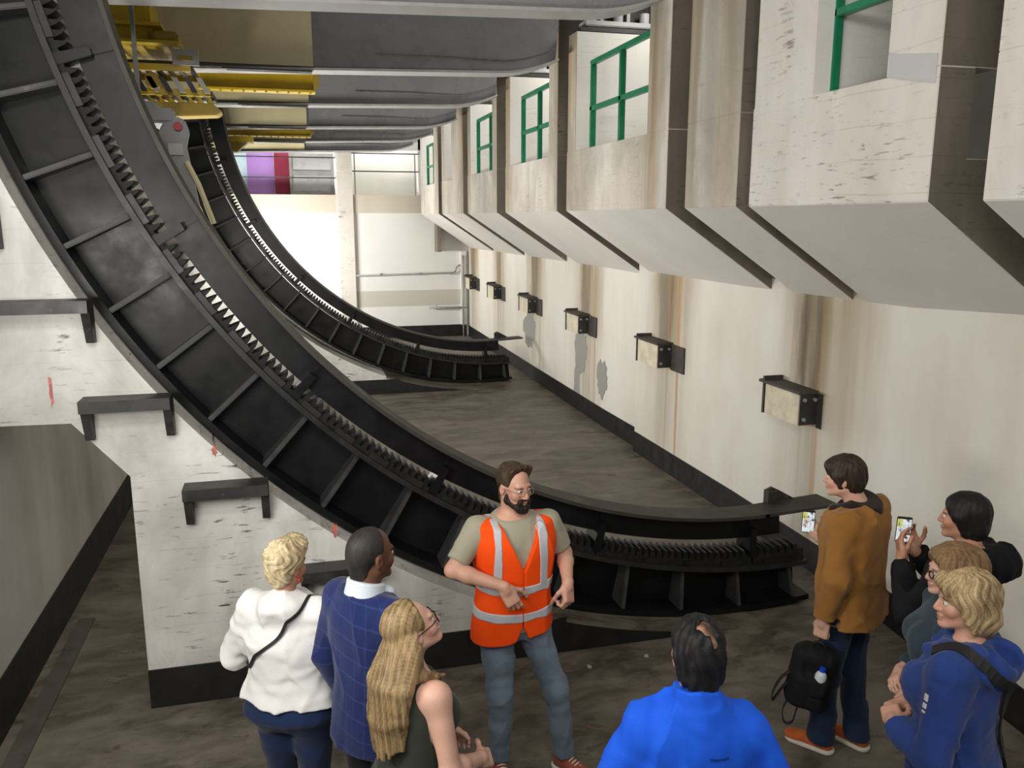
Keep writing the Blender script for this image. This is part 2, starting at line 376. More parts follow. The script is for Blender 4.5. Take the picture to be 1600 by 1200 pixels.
def pier(y0, y1, name, label, x_left=-4.2, opening=True, top=5.6):
    """concrete pier with a concave curved top that carries a rack"""
    pts = []
    for i in range(61):
        a = math.radians(176 + 94 * i / 60); x, z = apt('O', a, 0.012); 
        if z <= top: pts.append((x, max(z, -0.02)))
    if opening: poly = [(x_left, top)] + pts + [(3.3, -0.2), (-0.99, -0.2), (-0.99, 1.53), (-1.28, 1.875), (-1.9, 1.885), (x_left, 1.89)]
    else: poly = [(x_left, top)] + pts + [(3.3, -0.2), (x_left, -0.2)]
    mb = MB().prism(poly, 'y', y0, y1)
    o = struct(name, mb, M['pier'], label)
    # black base
    b = [(p[0], p[1] - 0.004) for p in pts if p[1] < 0.25]
    x_at = b[0][0]
    poly = [(-0.992 if opening else x_left, -0.1), (-0.992 if opening else x_left, 0.26), (x_at, 0.26)] + b + [(3.2, -0.1)]
    struct('baseboard_' + ('near' if opening else 'far'), MB().prism(poly, 'y', y0 - 0.012, y0 + 0.004), M['black'], 'black painted base of the ' + label.split(' carr')[0])
    return o
pier(5.20, 5.95, 'wall_pier_near', 'near white concrete pier carrying the near curved rack')
mb = MB(); arc_solid(mb, 'O', 0.006, 'O', 0.04, 5.192, 5.90, 246.0, 270.5, 40); struct('trim_10', mb, M['floor'], 'dirty curved concrete seat in front of the near rack')
mb = MB(); arc_solid(mb, 'O', 0.006, 'O', 0.04, 14.44, 15.85, 250.0, 270.5, 40); struct('trim_11', mb, M['floor'], 'dirty curved concrete seat in front of the far rack')
mb = MB()
for mx, mz, rx_, rz_, sd_ in ((-0.505, 1.655, .022, .035, 31), (-1.365, 2.06, .012, .11, 32), (0.19, 1.075, .02, .05, 33)):
    r_ = random.Random(sd_); pl = [(mx + rx_ * math.cos(a_) * r_.uniform(.5, 1.2), mz + rz_ * math.sin(a_) * r_.uniform(.5, 1.2)) for a_ in [2 * PI * i / 14 for i in range(14)]]
    mb = MB().prism(pl, 'y', 5.196, 5.21); struct('trim_%d' % (12 + sd_ - 31), mb, M['redmark'], 'faded red paint mark on the near white pier')
pier(14.45, 15.9, 'wall_pier_far', 'far pale concrete pier carrying the far curved rack', opening=False, x_left=-1.6, top=4.4)

STIFF = [186.4, 191.5, 196.6, 201.7, 206.5, 211.4, 216.2, 221.2, 226.3, 231.6, 237.0, 242.4, 247.8, 253.2, 258.7, 264.2, 269.8, 275.2]
CLAMP = [181.5, 195.3, 208.9, 224.3, 238.5, 254.9, 271.0]
A0, A1 = 176.0, 276.6
def rack(y, dx, label):
    root = empty('rack_girder', (dx, 0, 0), label, 'bridge rack', None)
    y0 = y
    mb = MB(); arc_solid(mb, 'O', 0, 'O', -0.045, y0, y0 + 0.36, A0, A1, 110); mb.build('outer_flange', M['iron'], root, fixn=True)
    mb = MB(); arc_solid(mb, 'O', -0.03, 'I', 0.02, y0 + 0.22, y0 + 0.26, A0, A1, 110); mb.build('web_plate', M['iron'], root)
    mb = MB(); arc_solid(mb, 'I', 0.0, 'I', -0.035, y0, y0 + 0.34, A0, A1, 110); mb.build('inner_flange', M['ironworn'], root)
    for s_ in STIFF:
        mb = MB(); a = math.radians(s_); da = 0.0034
        x0, z0 = apt('O', a, -0.03); x1, z1 = apt('I', a, 0.01)
        tx, tz = -math.sin(a) * 0.016, math.cos(a) * 0.016
        mb.add([(x0 - tx, y0 + 0.22, z0 - tz), (x0 + tx, y0 + 0.22, z0 + tz), (x0 + tx, y0 + 0.012, z0 + tz), (x0 - tx, y0 + 0.012, z0 - tz),
                (x1 - tx, y0 + 0.22, z1 - tz), (x1 + tx, y0 + 0.22, z1 + tz), (x1 + tx, y0 + 0.085, z1 + tz), (x1 - tx, y0 + 0.085, z1 - tz)],
               [(0, 1, 2, 3), (4, 7, 6, 5), (0, 4, 5, 1), (1, 5, 6, 2), (2, 6, 7, 3), (3, 7, 4, 0)])
        mb.build('stiffener', M['stiff'], root, bevel=0.006)
    # toothed segments
    cuts = CLAMP + [A1]; pitch = math.degrees(0.056 / 4.62)
    for i in range(len(cuts) - 1):
        a, b = cuts[i] + 0.12, cuts[i + 1] - 0.12
        nt = max(2, int(round((b - a - 0.9) / pitch))); rows = []; prof = [(0.0, 0.0), (0.12, 0.0), (0.34, 0.75), (0.44, 1.0), (0.58, 1.0), (0.72, 0.7), (0.9, 0.0)]
        def row(ad, h):
            q = math.radians(ad); xi, zi = apt('I', q, -0.032); r_tip = rad('L', q) + 0.012 + 0.065 * min(1, max(0, (ad - 222) / 45)); r_root = min(r_tip + 0.062, rad('I', q) - 0.045)
            r = r_root + (r_tip - r_root) * h; xt, zt = CC[0] + r * math.cos(q), CC[1] + r * math.sin(q)
            rows.append([(xi, y0 + 0.035, zi), (xi, y0 + 0.22, zi), (xt, y0 + 0.22, zt), (xt, y0 + 0.035, zt)])
        row(a, 0.1); st_ = a + 0.45; p_ = (b - a - 0.9) / nt
        for k in range(nt):
            for u, h in prof: row(st_ + (k + u) * p_, h)
        row(b - 0.4, 0.1); row(b, 0.1)
        mb = MB().rings(rows); mb.build('toothed_rack', M['teeth'], root)
        # long slot between rack bed and flange: black strips stand in for its shade
        n_ = max(1, int((b - a) / 3.4))
        for k in range(n_):
            c0 = a + (k + 0.2) * (b - a) / n_; c1 = a + (k + 0.72) * (b - a) / n_
            mb = MB(); arc_solid(mb, 'I', -0.036, 'I', -0.075, y0 + 0.02, y0 + 0.06, c0, c1, 8)
            mb.build('slot_shade_strip', M['black'], root)
    # guard arc above the teeth
    E1 = 274.4
    for i in range(len(cuts) - 1):
        a, b = cuts[i], min(cuts[i + 1], E1)
        mb = MB(); arc_solid(mb, 'L', 0, 'T', 0.0, y0 + 0.10 + 0.002 * (i % 2), y0 + 0.135, a, b, 22)
        mb.build('guard_plate', M['iron'], root)
    mb = MB(); arc_solid(mb, 'T', 0.012, 'T', -0.014, y0 + 0.0, y0 + 0.24, A0, 272.5, 100); mb.build('guard_flange', M['dusty'], root)
    # end plate of the guard flange: flat, skewed at its end
    q = math.radians(272.3); xe, ze = apt('T', q)
    mb = MB(); mb.add([(xe - 0.02, y0, ze - 0.012), (xe + 0.62, y0, ze + 0.02), (xe + 0.62 - 0.02, y0 + 0.26, ze + 0.02), (xe - 0.02, y0 + 0.24, ze - 0.012),
                       (xe - 0.02, y0, ze + 0.013), (xe + 0.62, y0, ze + 0.043), (xe + 0.60, y0 + 0.26, ze + 0.043), (xe - 0.02, y0 + 0.24, ze + 0.013)],
                      [(0, 3, 2, 1), (4, 5, 6, 7), (0, 1, 5, 4), (1, 2, 6, 5), (2, 3, 7, 6), (3, 0, 4, 7)])
    mb.build('end_plate', M['dusty'], root)
    mb = MB(); mb.prism([(xe + 0.13, ze), (xe + 0.42, ze + 0.01), (xe + 0.26, ze + 0.10), (xe + 0.18, ze + 0.14), (xe + 0.13, ze + 0.12)], 'y', y0 + 0.24, y0 + 0.27)
    mb.box((xe + 0.12, y0 + 0.20, ze), (xe + 0.20, y0 + 0.27, ze + 0.12)); mb.build('end_gusset', M['dark'], root)
    for cdeg in CLAMP:
        a = math.radians(cdeg); mb = MB()
        def rb(r0k, o0, r1k, o1, w0, w1, ya, yb):
            x0, z0 = apt(r0k, a, o0); x1, z1 = apt(r1k, a, o1); tx, tz = -math.sin(a), math.cos(a)
            mb.add([(x0 - tx * w0, ya, z0 - tz * w0), (x0 + tx * w0, ya, z0 + tz * w0), (x0 + tx * w0, yb, z0 + tz * w0), (x0 - tx * w0, yb, z0 - tz * w0),
                    (x1 - tx * w1, ya, z1 - tz * w1), (x1 + tx * w1, ya, z1 + tz * w1), (x1 + tx * w1, yb, z1 + tz * w1), (x1 - tx * w1, yb, z1 - tz * w1)],
                   [(0, 1, 2, 3), (4, 7, 6, 5), (0, 4, 5, 1), (1, 5, 6, 2), (2, 6, 7, 3), (3, 7, 4, 0)])
        rb('L', 0.135, 'L', -0.09, 0.036, 0.024, y0 + 0.025, y0 + 0.23)
        rb('L', -0.07, 'T', 0.02, 0.012, 0.012, y0 + 0.088, y0 + 0.12)
        mb.build('clamp', M['iron'], root, bevel=0.004)
    return root
rack(5.40, 0.0, 'near large black curved toothed rack girder resting on white pier')
rack(15.0, 0.08, 'far black curved toothed rack girder near the back wall')

# ------------------------------------------------------------------ bridge leaf overhead
GY = [6.70, 9.60, 12.50, 15.55, 18.30, 21.10]
GLAB = ['grey bridge girder overhead nearest the camera, cut by the top of the photo', 'second grey bridge girder overhead, ending beside a tall gallery opening with green rails',
        'third grey bridge girder overhead, counted from the camera', 'fourth grey bridge girder overhead, counted from the camera',
        'fifth grey bridge girder overhead, counted from the camera', 'farthest grey bridge girder overhead, close to the back wall']
def gz(x): return 4.585 + 0.042 * x * 0.62 + (0.0 if x < 2.35 else 0.30 * (x - 2.35) ** 2)
for gy, lab in zip(GY, GLAB):
    root = empty('bridge_girder', (0, gy, 4.6), lab, 'girder', 'bridge girders overhead')
    def loc(o): o.location = (0, -gy, -4.6); return o
    xs = [-2.0, 0.0, 1.0, 1.8, 2.3] + [2.35 + 0.1 * i for i in range(1, 9)]; xs = [x for x in xs if x <= 3.15]
    bot = [(x, gz(x)) for x in xs]
    mb = MB().prism(bot + [(3.15, 6.1), (-2.0, 6.1)], 'y', gy, gy + 0.02); loc(mb.build('web_plate', M['girder'], root))
    mb = MB(); mb.rings([[(x, gy - 0.13, z - 0.02), (x, gy + 0.15, z - 0.02), (x, gy + 0.15, z + 0.005), (x, gy - 0.13, z + 0.005)] for x, z in bot])
    loc(mb.build('bottom_flange', M['girderedge'], root))  # paler than the web: the lit edge is put into the colour
    mb = MB(); mb.rings([[(x, gy - 0.03, z + 0.13), (x, gy, z + 0.13), (x, gy, z + 0.137), (x, gy - 0.03, z + 0.137)] for x, z in [(x, gz(x) + (0.05 if x < 1.5 else 0.05 * max(0, 1 - (x - 1.5)))) for x in xs if x > 0.9]])
    loc(mb.build('haunch_stiffener', M['girder'], root))
    # cream cladding on the counterweight end
    xe = {0: -0.25, 1: 0.34, 2: 0.36, 3: 0.40, 4: 0.44, 5: 0.46}[GY.index(gy)]
    mb = MB(); mb.box((-2.0, gy - 0.06, gz(0) + 0.035), (xe, gy - 0.004, 6.1)); loc(mb.build('cream_plate', M['cream'], root))
    if GY.index(gy) in (1, 2, 3, 4):
        mb = MB(); mb.box((-0.58, gy - 0.16, gz(0) - 0.034), (xe - 0.02, gy - 0.02, gz(0) - 0.022)); loc(mb.build('lower_angle', M['dark'], root))
mb = MB(); mb.box((-3.0, 6.5, 6.115), (3.16, YB - 0.01, 6.19)); 
tag(mb.build('bridge_deck', M['girder']), 'grey underside of the bridge deck above the girders', 'deck')
# yellow cross beams between the girders
for yb, x0, x1, lab in ((11.0, -0.95, 0.40, 'long yellow I-beam with bolted flange, the nearer of two, overhead between the grey girders'),
                        (16.9, -1.0, 0.50, 'farther yellow I-beam overhead, above the purple panel')):
    root = empty('yellow_beam', (0, yb, 4.55), lab, 'beam')
    def yl(o): o.location = (0, -yb, -4.55); return o
    yl(MB().box((x0, yb - 0.10, 4.545), (x1, yb + 0.10, 4.57)).build('lower_flange', M['yellow'], root))
    yl(MB().box((x0, yb - 0.012, 4.57), (x1 - 0.02, yb + 0.012, 4.80)).build('web_plate', M['yellow'], root))
    yl(MB().box((x0, yb - 0.10, 4.80), (x1, yb + 0.10, 4.825)).build('upper_flange', M['yellow'], root))
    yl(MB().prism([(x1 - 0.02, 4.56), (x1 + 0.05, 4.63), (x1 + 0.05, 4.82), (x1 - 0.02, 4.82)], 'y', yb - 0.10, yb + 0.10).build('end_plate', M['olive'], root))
    k = 0
    while x0 + 0.12 + k * 0.13 < x1 - 0.05:
        x = x0 + 0.12 + k * 0.13; k += 1
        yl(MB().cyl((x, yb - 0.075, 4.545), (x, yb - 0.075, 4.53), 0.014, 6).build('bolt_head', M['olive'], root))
# yellow drive machinery beside the near rack
root = empty('yellow_machinery', (-1.2, 9.0, 4.1), 'stepped yellow drive platform with slotted gratings behind the near rack', 'machinery')
def ym(o): o.location = (1.2, -9.0, -4.1); return o
ym(MB().box((-1.62, 8.6, 4.60), (-1.12, 9.2, 5.02)).build('gear_housing', M['yellow'], root, bevel=0.03))
ym(MB().box((-1.60, 8.50, 4.74), (-1.02, 9.25, 4.77)).build('housing_flange', M['yellow'], root))
ym(MB().box((-1.62, 8.4, 4.575), (-0.86, 9.3, 4.60)).build('upper_platform', M['yellow'], root))
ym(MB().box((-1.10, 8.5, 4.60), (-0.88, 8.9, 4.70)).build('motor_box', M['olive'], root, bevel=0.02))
mb = MB()
for gx0, gx1, gyy, z in ((-1.60, -0.80, 8.9, 4.40), (-1.40, -0.66, 9.15, 4.22)):
    fr = []
    ym(MB().box((gx0, gyy - 0.32, z - 0.03), (gx1, gyy - 0.29, z + 0.03)).build('platform_edge', M['yellow'], root))
    ym(MB().box((gx0, gyy + 0.29, z - 0.03), (gx1, gyy + 0.32, z + 0.03)).build('platform_edge', M['yellow'], root))
    n_ = int((gx1 - gx0) / 0.09)
    for k in range(n_ + 1):
        x = gx0 + k * (gx1 - gx0) / n_
        ym(MB().box((x - 0.014, gyy - 0.29, z - 0.022), (x + 0.014, gyy + 0.29, z + 0.022)).build('grating_bar', (M['olive'], M['girderedge'], M['dark'])[k % 3], root))  # pale and dark bars paint the light and shadow seen through the grating
ym(MB().box((-0.95, 8.55, 4.42), (-0.72, 8.58, 4.56)).build('slotted_plate', M['girderedge'], root))
ym(MB().box((-0.90, 8.53, 4.46), (-0.77, 8.56, 4.50)).build('slot_cover', M['olive'], root))
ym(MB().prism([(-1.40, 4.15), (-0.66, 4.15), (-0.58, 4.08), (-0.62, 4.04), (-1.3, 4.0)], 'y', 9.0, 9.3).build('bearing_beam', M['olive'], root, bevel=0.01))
for k in range(6): ym(MB().prism([(-1.32 + k * .11, 4.335), (-1.27 + k * .11, 4.335), (-1.20 + k * .11, 4.20), (-1.25 + k * .11, 4.20)], 'y', 8.70, 8.72).build('grating_stay', M['girderedge'] if k % 2 else M['dark'], root))
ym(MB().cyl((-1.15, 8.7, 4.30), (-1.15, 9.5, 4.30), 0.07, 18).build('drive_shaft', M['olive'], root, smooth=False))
root = empty('yellow_bracket', (-0.66, 15.8, 4.4), 'small yellow bracket hanging beside the purple panel', 'bracket')
def yb2(o): o.location = (0.66, -15.8, -4.4); return o
yb2(MB().box((-0.92, 15.7, 4.34), (-0.52, 16.1, 4.44)).build('bracket_block', M['yellow'], root, bevel=0.015))
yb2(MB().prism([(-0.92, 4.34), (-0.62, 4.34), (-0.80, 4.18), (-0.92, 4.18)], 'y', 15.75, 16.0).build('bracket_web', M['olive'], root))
# grey arm with a red pin
root = empty('grey_arm', (-0.85, 7.5, 3.2), 'grey steel arm with a round red pin beside the near guard flange', 'arm')
def ga(o): o.location = (0.85, -7.5, -3.2); return o
ga(MB().prism([(-0.80, 3.10), (-0.70, 3.10), (-0.775, 3.62), (-0.745, 3.74), (-0.775, 3.83), (-0.84, 3.86), (-0.95, 3.79), (-1.0, 3.70), (-0.94, 3.62), (-0.90, 3.48)], 'y', 7.5, 7.58).build('arm_plate', M['steel'], root, bevel=0.012))
ga(MB().cyl((-0.825, 7.50, 3.775), (-0.825, 7.46, 3.775), 0.034, 20).build('pin', M['red'], root))
ga(MB().box((-0.91, 7.47, 3.55), (-0.80, 7.50, 3.64)).build('nameplate', M['girderedge'], root))
ga(MB().tube([(-0.78, 7.47, 3.50), (-0.70, 7.47, 3.32), (-0.60, 7.47, 3.0)], 0.022, 8).build('conduit', M['cream'], root))
ga(MB().box((-1.15, 7.5, 3.80), (-0.85, 7.62, 3.92)).build('head_block', M['steel'], root, bevel=0.02))
ga(MB().box((-1.14, 7.55, 3.86), (-1.0, 8.98, 3.975)).build('support_bar', M['steel'], root, bevel=0.01))
ga(MB().box((-1.13, 7.54, 3.90), (-1.10, 7.58, 6.112)).build('hanger', M['steel'], root))

# ------------------------------------------------------------------ grey bearing frames on the partitions
for i, (a, b, op) in enumerate(BAYS[:3]):
    b_ = op[1]; z = op[2]
    lab = ['grey steel bearing frame with three short rollers above the nearest green-railed gallery bay', 'grey steel bearing frame above the second green-railed gallery bay', 'small grey bearing frame above the third gallery bay, below the girder ends'][i]
    root = empty('bearing_frame', (3.9, b_, z), lab, 'bearing', 'bearing frames on the gallery partitions')
    def bf(o): o.location = (-3.9, -b_, -z); return o
    bf(MB().box((3.26, b_ + 0.0, z + 0.006), (4.8, b_ + 0.25, z + 0.05)).build('base_plate', M['dark'], root))
    bf(MB().box((3.32, b_ + 0.02, z + 0.07), (4.8, b_ + 0.24, z + 0.13)).build('lower_bar', M['girderedge'], root, bevel=0.01))
    bf(MB().box((3.32, b_ + 0.05, z + 0.40), (4.8, b_ + 0.24, z + 0.46)).build('upper_bar', M['steel'], root, bevel=0.01))
    for k in range(4):
        x = 3.42 + 0.32 * k
        bf(MB().cyl((x, b_ + 0.09, z + 0.13), (x, b_ + 0.09, z + 0.24), 0.055, 16).build('roller', M['girderedge'], root))
        bf(MB().box((x + 0.11, b_ + 0.10, z + 0.13), (x + 0.15, b_ + 0.24, z + 0.40)).build('divider_plate', M['steel'], root))
    bf(MB().box((3.40, b_ + 0.20, z + 0.13), (4.8, b_ + 0.24, z + 0.40)).build('hole_shade_plate', M['black_void'], root))  # black sheet stands in for the shade inside the open holes

# ------------------------------------------------------------------ green railings in the gallery openings
def green_rail(y_far, y_near, posts, lab, zt=4.72, zm=4.22, x=XO + 0.07, r=0.028):
    root = empty('green_railing', (x, y_far, 3.8), lab, 'railing', 'green railings in the gallery openings')
    def gl(o): o.location = (-x, -y_far, -3.8); return o
    gl(MB().box((x - r, y_near, zt - 0.05), (x + r, y_far, zt)).build('top_rail', M['green'], root, bevel=0.006))
    gl(MB().box((x - r, y_near, zm - 0.025), (x + r, y_far, zm + 0.025)).build('middle_rail', M['green'], root, bevel=0.006))
    for p in posts:
        gl(MB().box((x - r, p - 0.03, 3.8), (x + r, p + 0.03, zt - 0.05)).build('post', M['green'], root, bevel=0.006))
green_rail(9.0, 7.34, [8.96, 8.13], 'green railing in the large gallery opening left of the wide dark wall joint')
green_rail(11.82, 10.37, [11.79, 10.98], 'green railing in the second bay left of the wide dark wall joint')
green_rail(14.75, 13.41, [14.72, 13.76], 'small green railing in the third bay left of the wide dark wall joint')
green_rail(20.3, 19.01, [20.25, 19.35], 'smallest green railing in the gallery bay next to the back wall')
green_rail(4.84, 4.12, [4.81], 'green railing in the deep grey opening at the top right', zt=4.80, zm=4.29, x=XO + 0.15)

# ------------------------------------------------------------------ steel boxes on the right wall
BOX = [(6.05, 6.58, 4.31), (8.92, 9.5, 4.315), (11.95, 12.5, 4.384), (14.82, 15.4, 4.40), (17.65, 18.2, 4.43), (20.3, 20.8, 4.455)]
BL = ['largest steel box on the right wall, above the young man in the tan jacket', 'second steel box along the right wall, counted from the camera',
      'third steel box along the right wall, above the ragged bare patch', 'fourth steel box along the right wall, counted from the camera', 'fifth steel box along the right wall, counted from the camera', 'farthest steel box on the right wall, next to the back corner']
for (ya, yb_, xw), lab in zip(BOX, BL):
    root = empty('steel_box', (xw, ya, 1.45), lab, 'box', 'steel boxes along the right wall')
    def sb(o): o.location = (-xw, -ya, -1.45); return o
    sb(MB().box((xw - 0.19, ya, 1.30), (xw + 0.003, yb_, 1.58)).build('box_body', M['boxpaint'], root, bevel=0.006))
    sb(MB().box((xw - 0.21, ya - 0.02, 1.58), (xw + 0.003, yb_ + 0.08, 1.605)).build('lid', M['rusty'], root))
    sb(MB().box((xw - 0.185, ya - 0.012, 1.31), (xw + 0.003, ya, 1.575)).build('end_plate', M['dark'], root))
    sb(MB().box((xw - 0.02, ya - 0.34, 1.28), (xw + 0.003, ya - 0.01, 1.585)).build('wall_shadow_plate', M['rusty'], root))  # dark plate stands in for the shadowed recess beside the box
    sb(MB().box((xw - 0.20, yb_ + 0.005, 1.30), (xw - 0.0, yb_ + 0.03, 1.64)).build('rear_plate', M['rusty'], root))
    for q in ((xw - 0.05, 1.53), (xw - 0.15, 1.53), (xw - 0.15, 1.36)):
        sb(MB().cyl((q[0], ya - 0.012, q[1]), (q[0], ya - 0.03, q[1]), 0.017, 8).build('bolt', M['steel'], root))

# ------------------------------------------------------------------ black steps brackets on the near pier
PY = 5.20
BRK = [(-2.35, -1.52, 3.13, 'black bracket high on the near pier at the left edge of the photo'), (-1.70, -1.10, 2.60, 'wide black bracket on the near pier, third from the lowest, at the left edge'),
       (-1.20, -0.715, 2.03, 'black bracket on the near pier above the tunnel corner'), (-0.69, -0.20, 1.465, 'black bracket on the white pier above the blond woman'),
       (-0.035, 0.46, 0.865, 'lowest black bracket on the white pier, behind the man in the blue blazer')]
for x0, x1, z, lab in BRK:
    root = empty('step_bracket', (x0, PY, z), lab, 'bracket', 'black step brackets on the near pier')
    def sk(o): o.location = (-x0, -PY, -z); return o
    d = 0.16
    sk(MB().box((x0, PY - d, z - 0.008), (x1, PY, z)).build('top_plate', M['dark'], root))
    sk(MB().box((x0, PY - d, z - 0.07), (x1, PY - d + 0.012, z - 0.008)).build('front_angle', M['dark'], root))
    for x in (x0, x1 - 0.045):
        sk(MB().prism([(PY - d + 0.012, z - 0.008), (PY, z - 0.008), (PY, z - 0.25), (PY - 0.055, z - 0.25)], 'x', x, x + 0.045).build('gusset_leg', M['dark'], root))

# ------------------------------------------------------------------ back wall fittings
root = empty('back_railing', (0, YB, 3.6), 'thin black two-bar railing across the purple and maroon panels', 'railing')
def br_(o, z=3.6): o.location = (0, -YB, -z); return o
for z in (4.00, 4.48): br_(MB().cyl((-2.4, YB - 0.02, z), (1.17, YB - 0.02, z), 0.014, 8).build('bar', M['rail'], root))
root = empty('back_railing', (0, YB, 3.6), 'thin black railing with two posts in the white opening of the back wall', 'railing')
for z in (4.17, 4.60): br_(MB().cyl((1.55, YB - 0.02, z), (3.22, YB - 0.02, z), 0.014, 8).build('bar', M['rail'], root))
for x in (1.64, 3.13): br_(MB().cyl((x, YB - 0.02, 3.6), (x, YB - 0.02, 4.6), 0.014, 8).build('post', M['steel'], root))
tag(MB().box((-0.92, YB + 0.80, 3.6), (-0.28, YB + 0.84, 4.7)).build('purple_panel', M['purple'], bevel=0.006), 'lilac purple panel behind the railing at the far end', 'panel')
tag(MB().box((-0.27, YB + 0.70, 3.6), (0.09, YB + 0.78, 4.7)).build('maroon_panel', M['maroon'], bevel=0.006), 'dark maroon panel between the purple panel and the grey window', 'panel')
tag(MB().box((-1.30, YB + 0.86, 3.6), (-0.90, YB + 0.90, 4.7)).build('pale_panel', M['paleblue'], bevel=0.006), 'sliver of pale blue panel beside the far rack', 'panel')
root = tag(empty('window_1', (0.6, YB + 0.55, 3.62), 'grey metal window with two wide panes behind the black railing', 'window'), kind='structure')
def wn(o): o.location = (-0.6, -YB - 0.55, -3.62); return o
for z0, z1, nm, mt in ((3.70, 4.08, 'pane', 'glassgrey'), (4.20, 4.52, 'pane', 'glassgrey')): wn(MB().box((0.16, YB + 0.60, z0), (1.10, YB + 0.62, z1)).build(nm, M[mt], root))
for a, b in (((0.09, 3.62), (0.16, 4.62)), ((1.10, 3.62), (1.17, 4.62)), ((0.16, 3.62), (1.10, 3.70)), ((0.16, 4.08), (1.10, 4.20)), ((0.16, 4.52), (1.10, 4.62))):
    wn(MB().box((a[0], YB + 0.55, a[1]), (b[0], YB + 0.64, b[1])).build('window_frame', M['steel'], root, bevel=0.008))
root = empty('wall_pipe', (0, YB, 1.64), 'thin horizontal grey pipe with a raised end along the back wall', 'pipe')
def wp(o): o.location = (0, -YB, -1.64); return o
wp(MB().tube([(1.58, YB - 0.08, 1.62), (4.05, YB - 0.08, 1.66), (4.12, YB - 0.08, 1.70), (4.15, YB - 0.08, 1.80), (4.20, YB - 0.08, 1.84), (4.42, YB - 0.08, 1.85)], 0.022, 8).build('pipe_run', M['whitepipe'], root, smooth=True))
for x in (2.2, 3.2, 4.0): wp(MB().box((x - 0.02, YB - 0.11, 1.61), (x + 0.02, YB, 1.67)).build('clip', M['steel'], root))
root = empty('wall_pipe', (3.43, YB, 0.76), 'short grey pipe low on the back wall beside the right corner', 'pipe')
o = MB().tube([(3.43, YB - 0.10, 0.77), (4.40, YB - 0.10, 0.75)], 0.028, 8).build('pipe_run', M['whitepipe'], root, smooth=True); o.location = (-3.43, -YB, -0.76)
o = MB().cyl((3.60, YB - 0.10, 0.77), (3.60, YB - 0.10, 0.83), 0.02, 8).build('valve', M['whitepipe'], root); o.location = (-3.43, -YB, -0.76)
root = empty('wall_pipe', (4.43, YB, 0.3), 'vertical pale pipe in the back right corner', 'pipe')
o = MB().tube([(4.30, YB - 0.16, 0.0), (4.30, YB - 0.16, 2.1)], 0.022, 8).build('pipe_run', M['whitepipe'], root, smooth=True); o.location = (-4.43, -YB, -0.3)
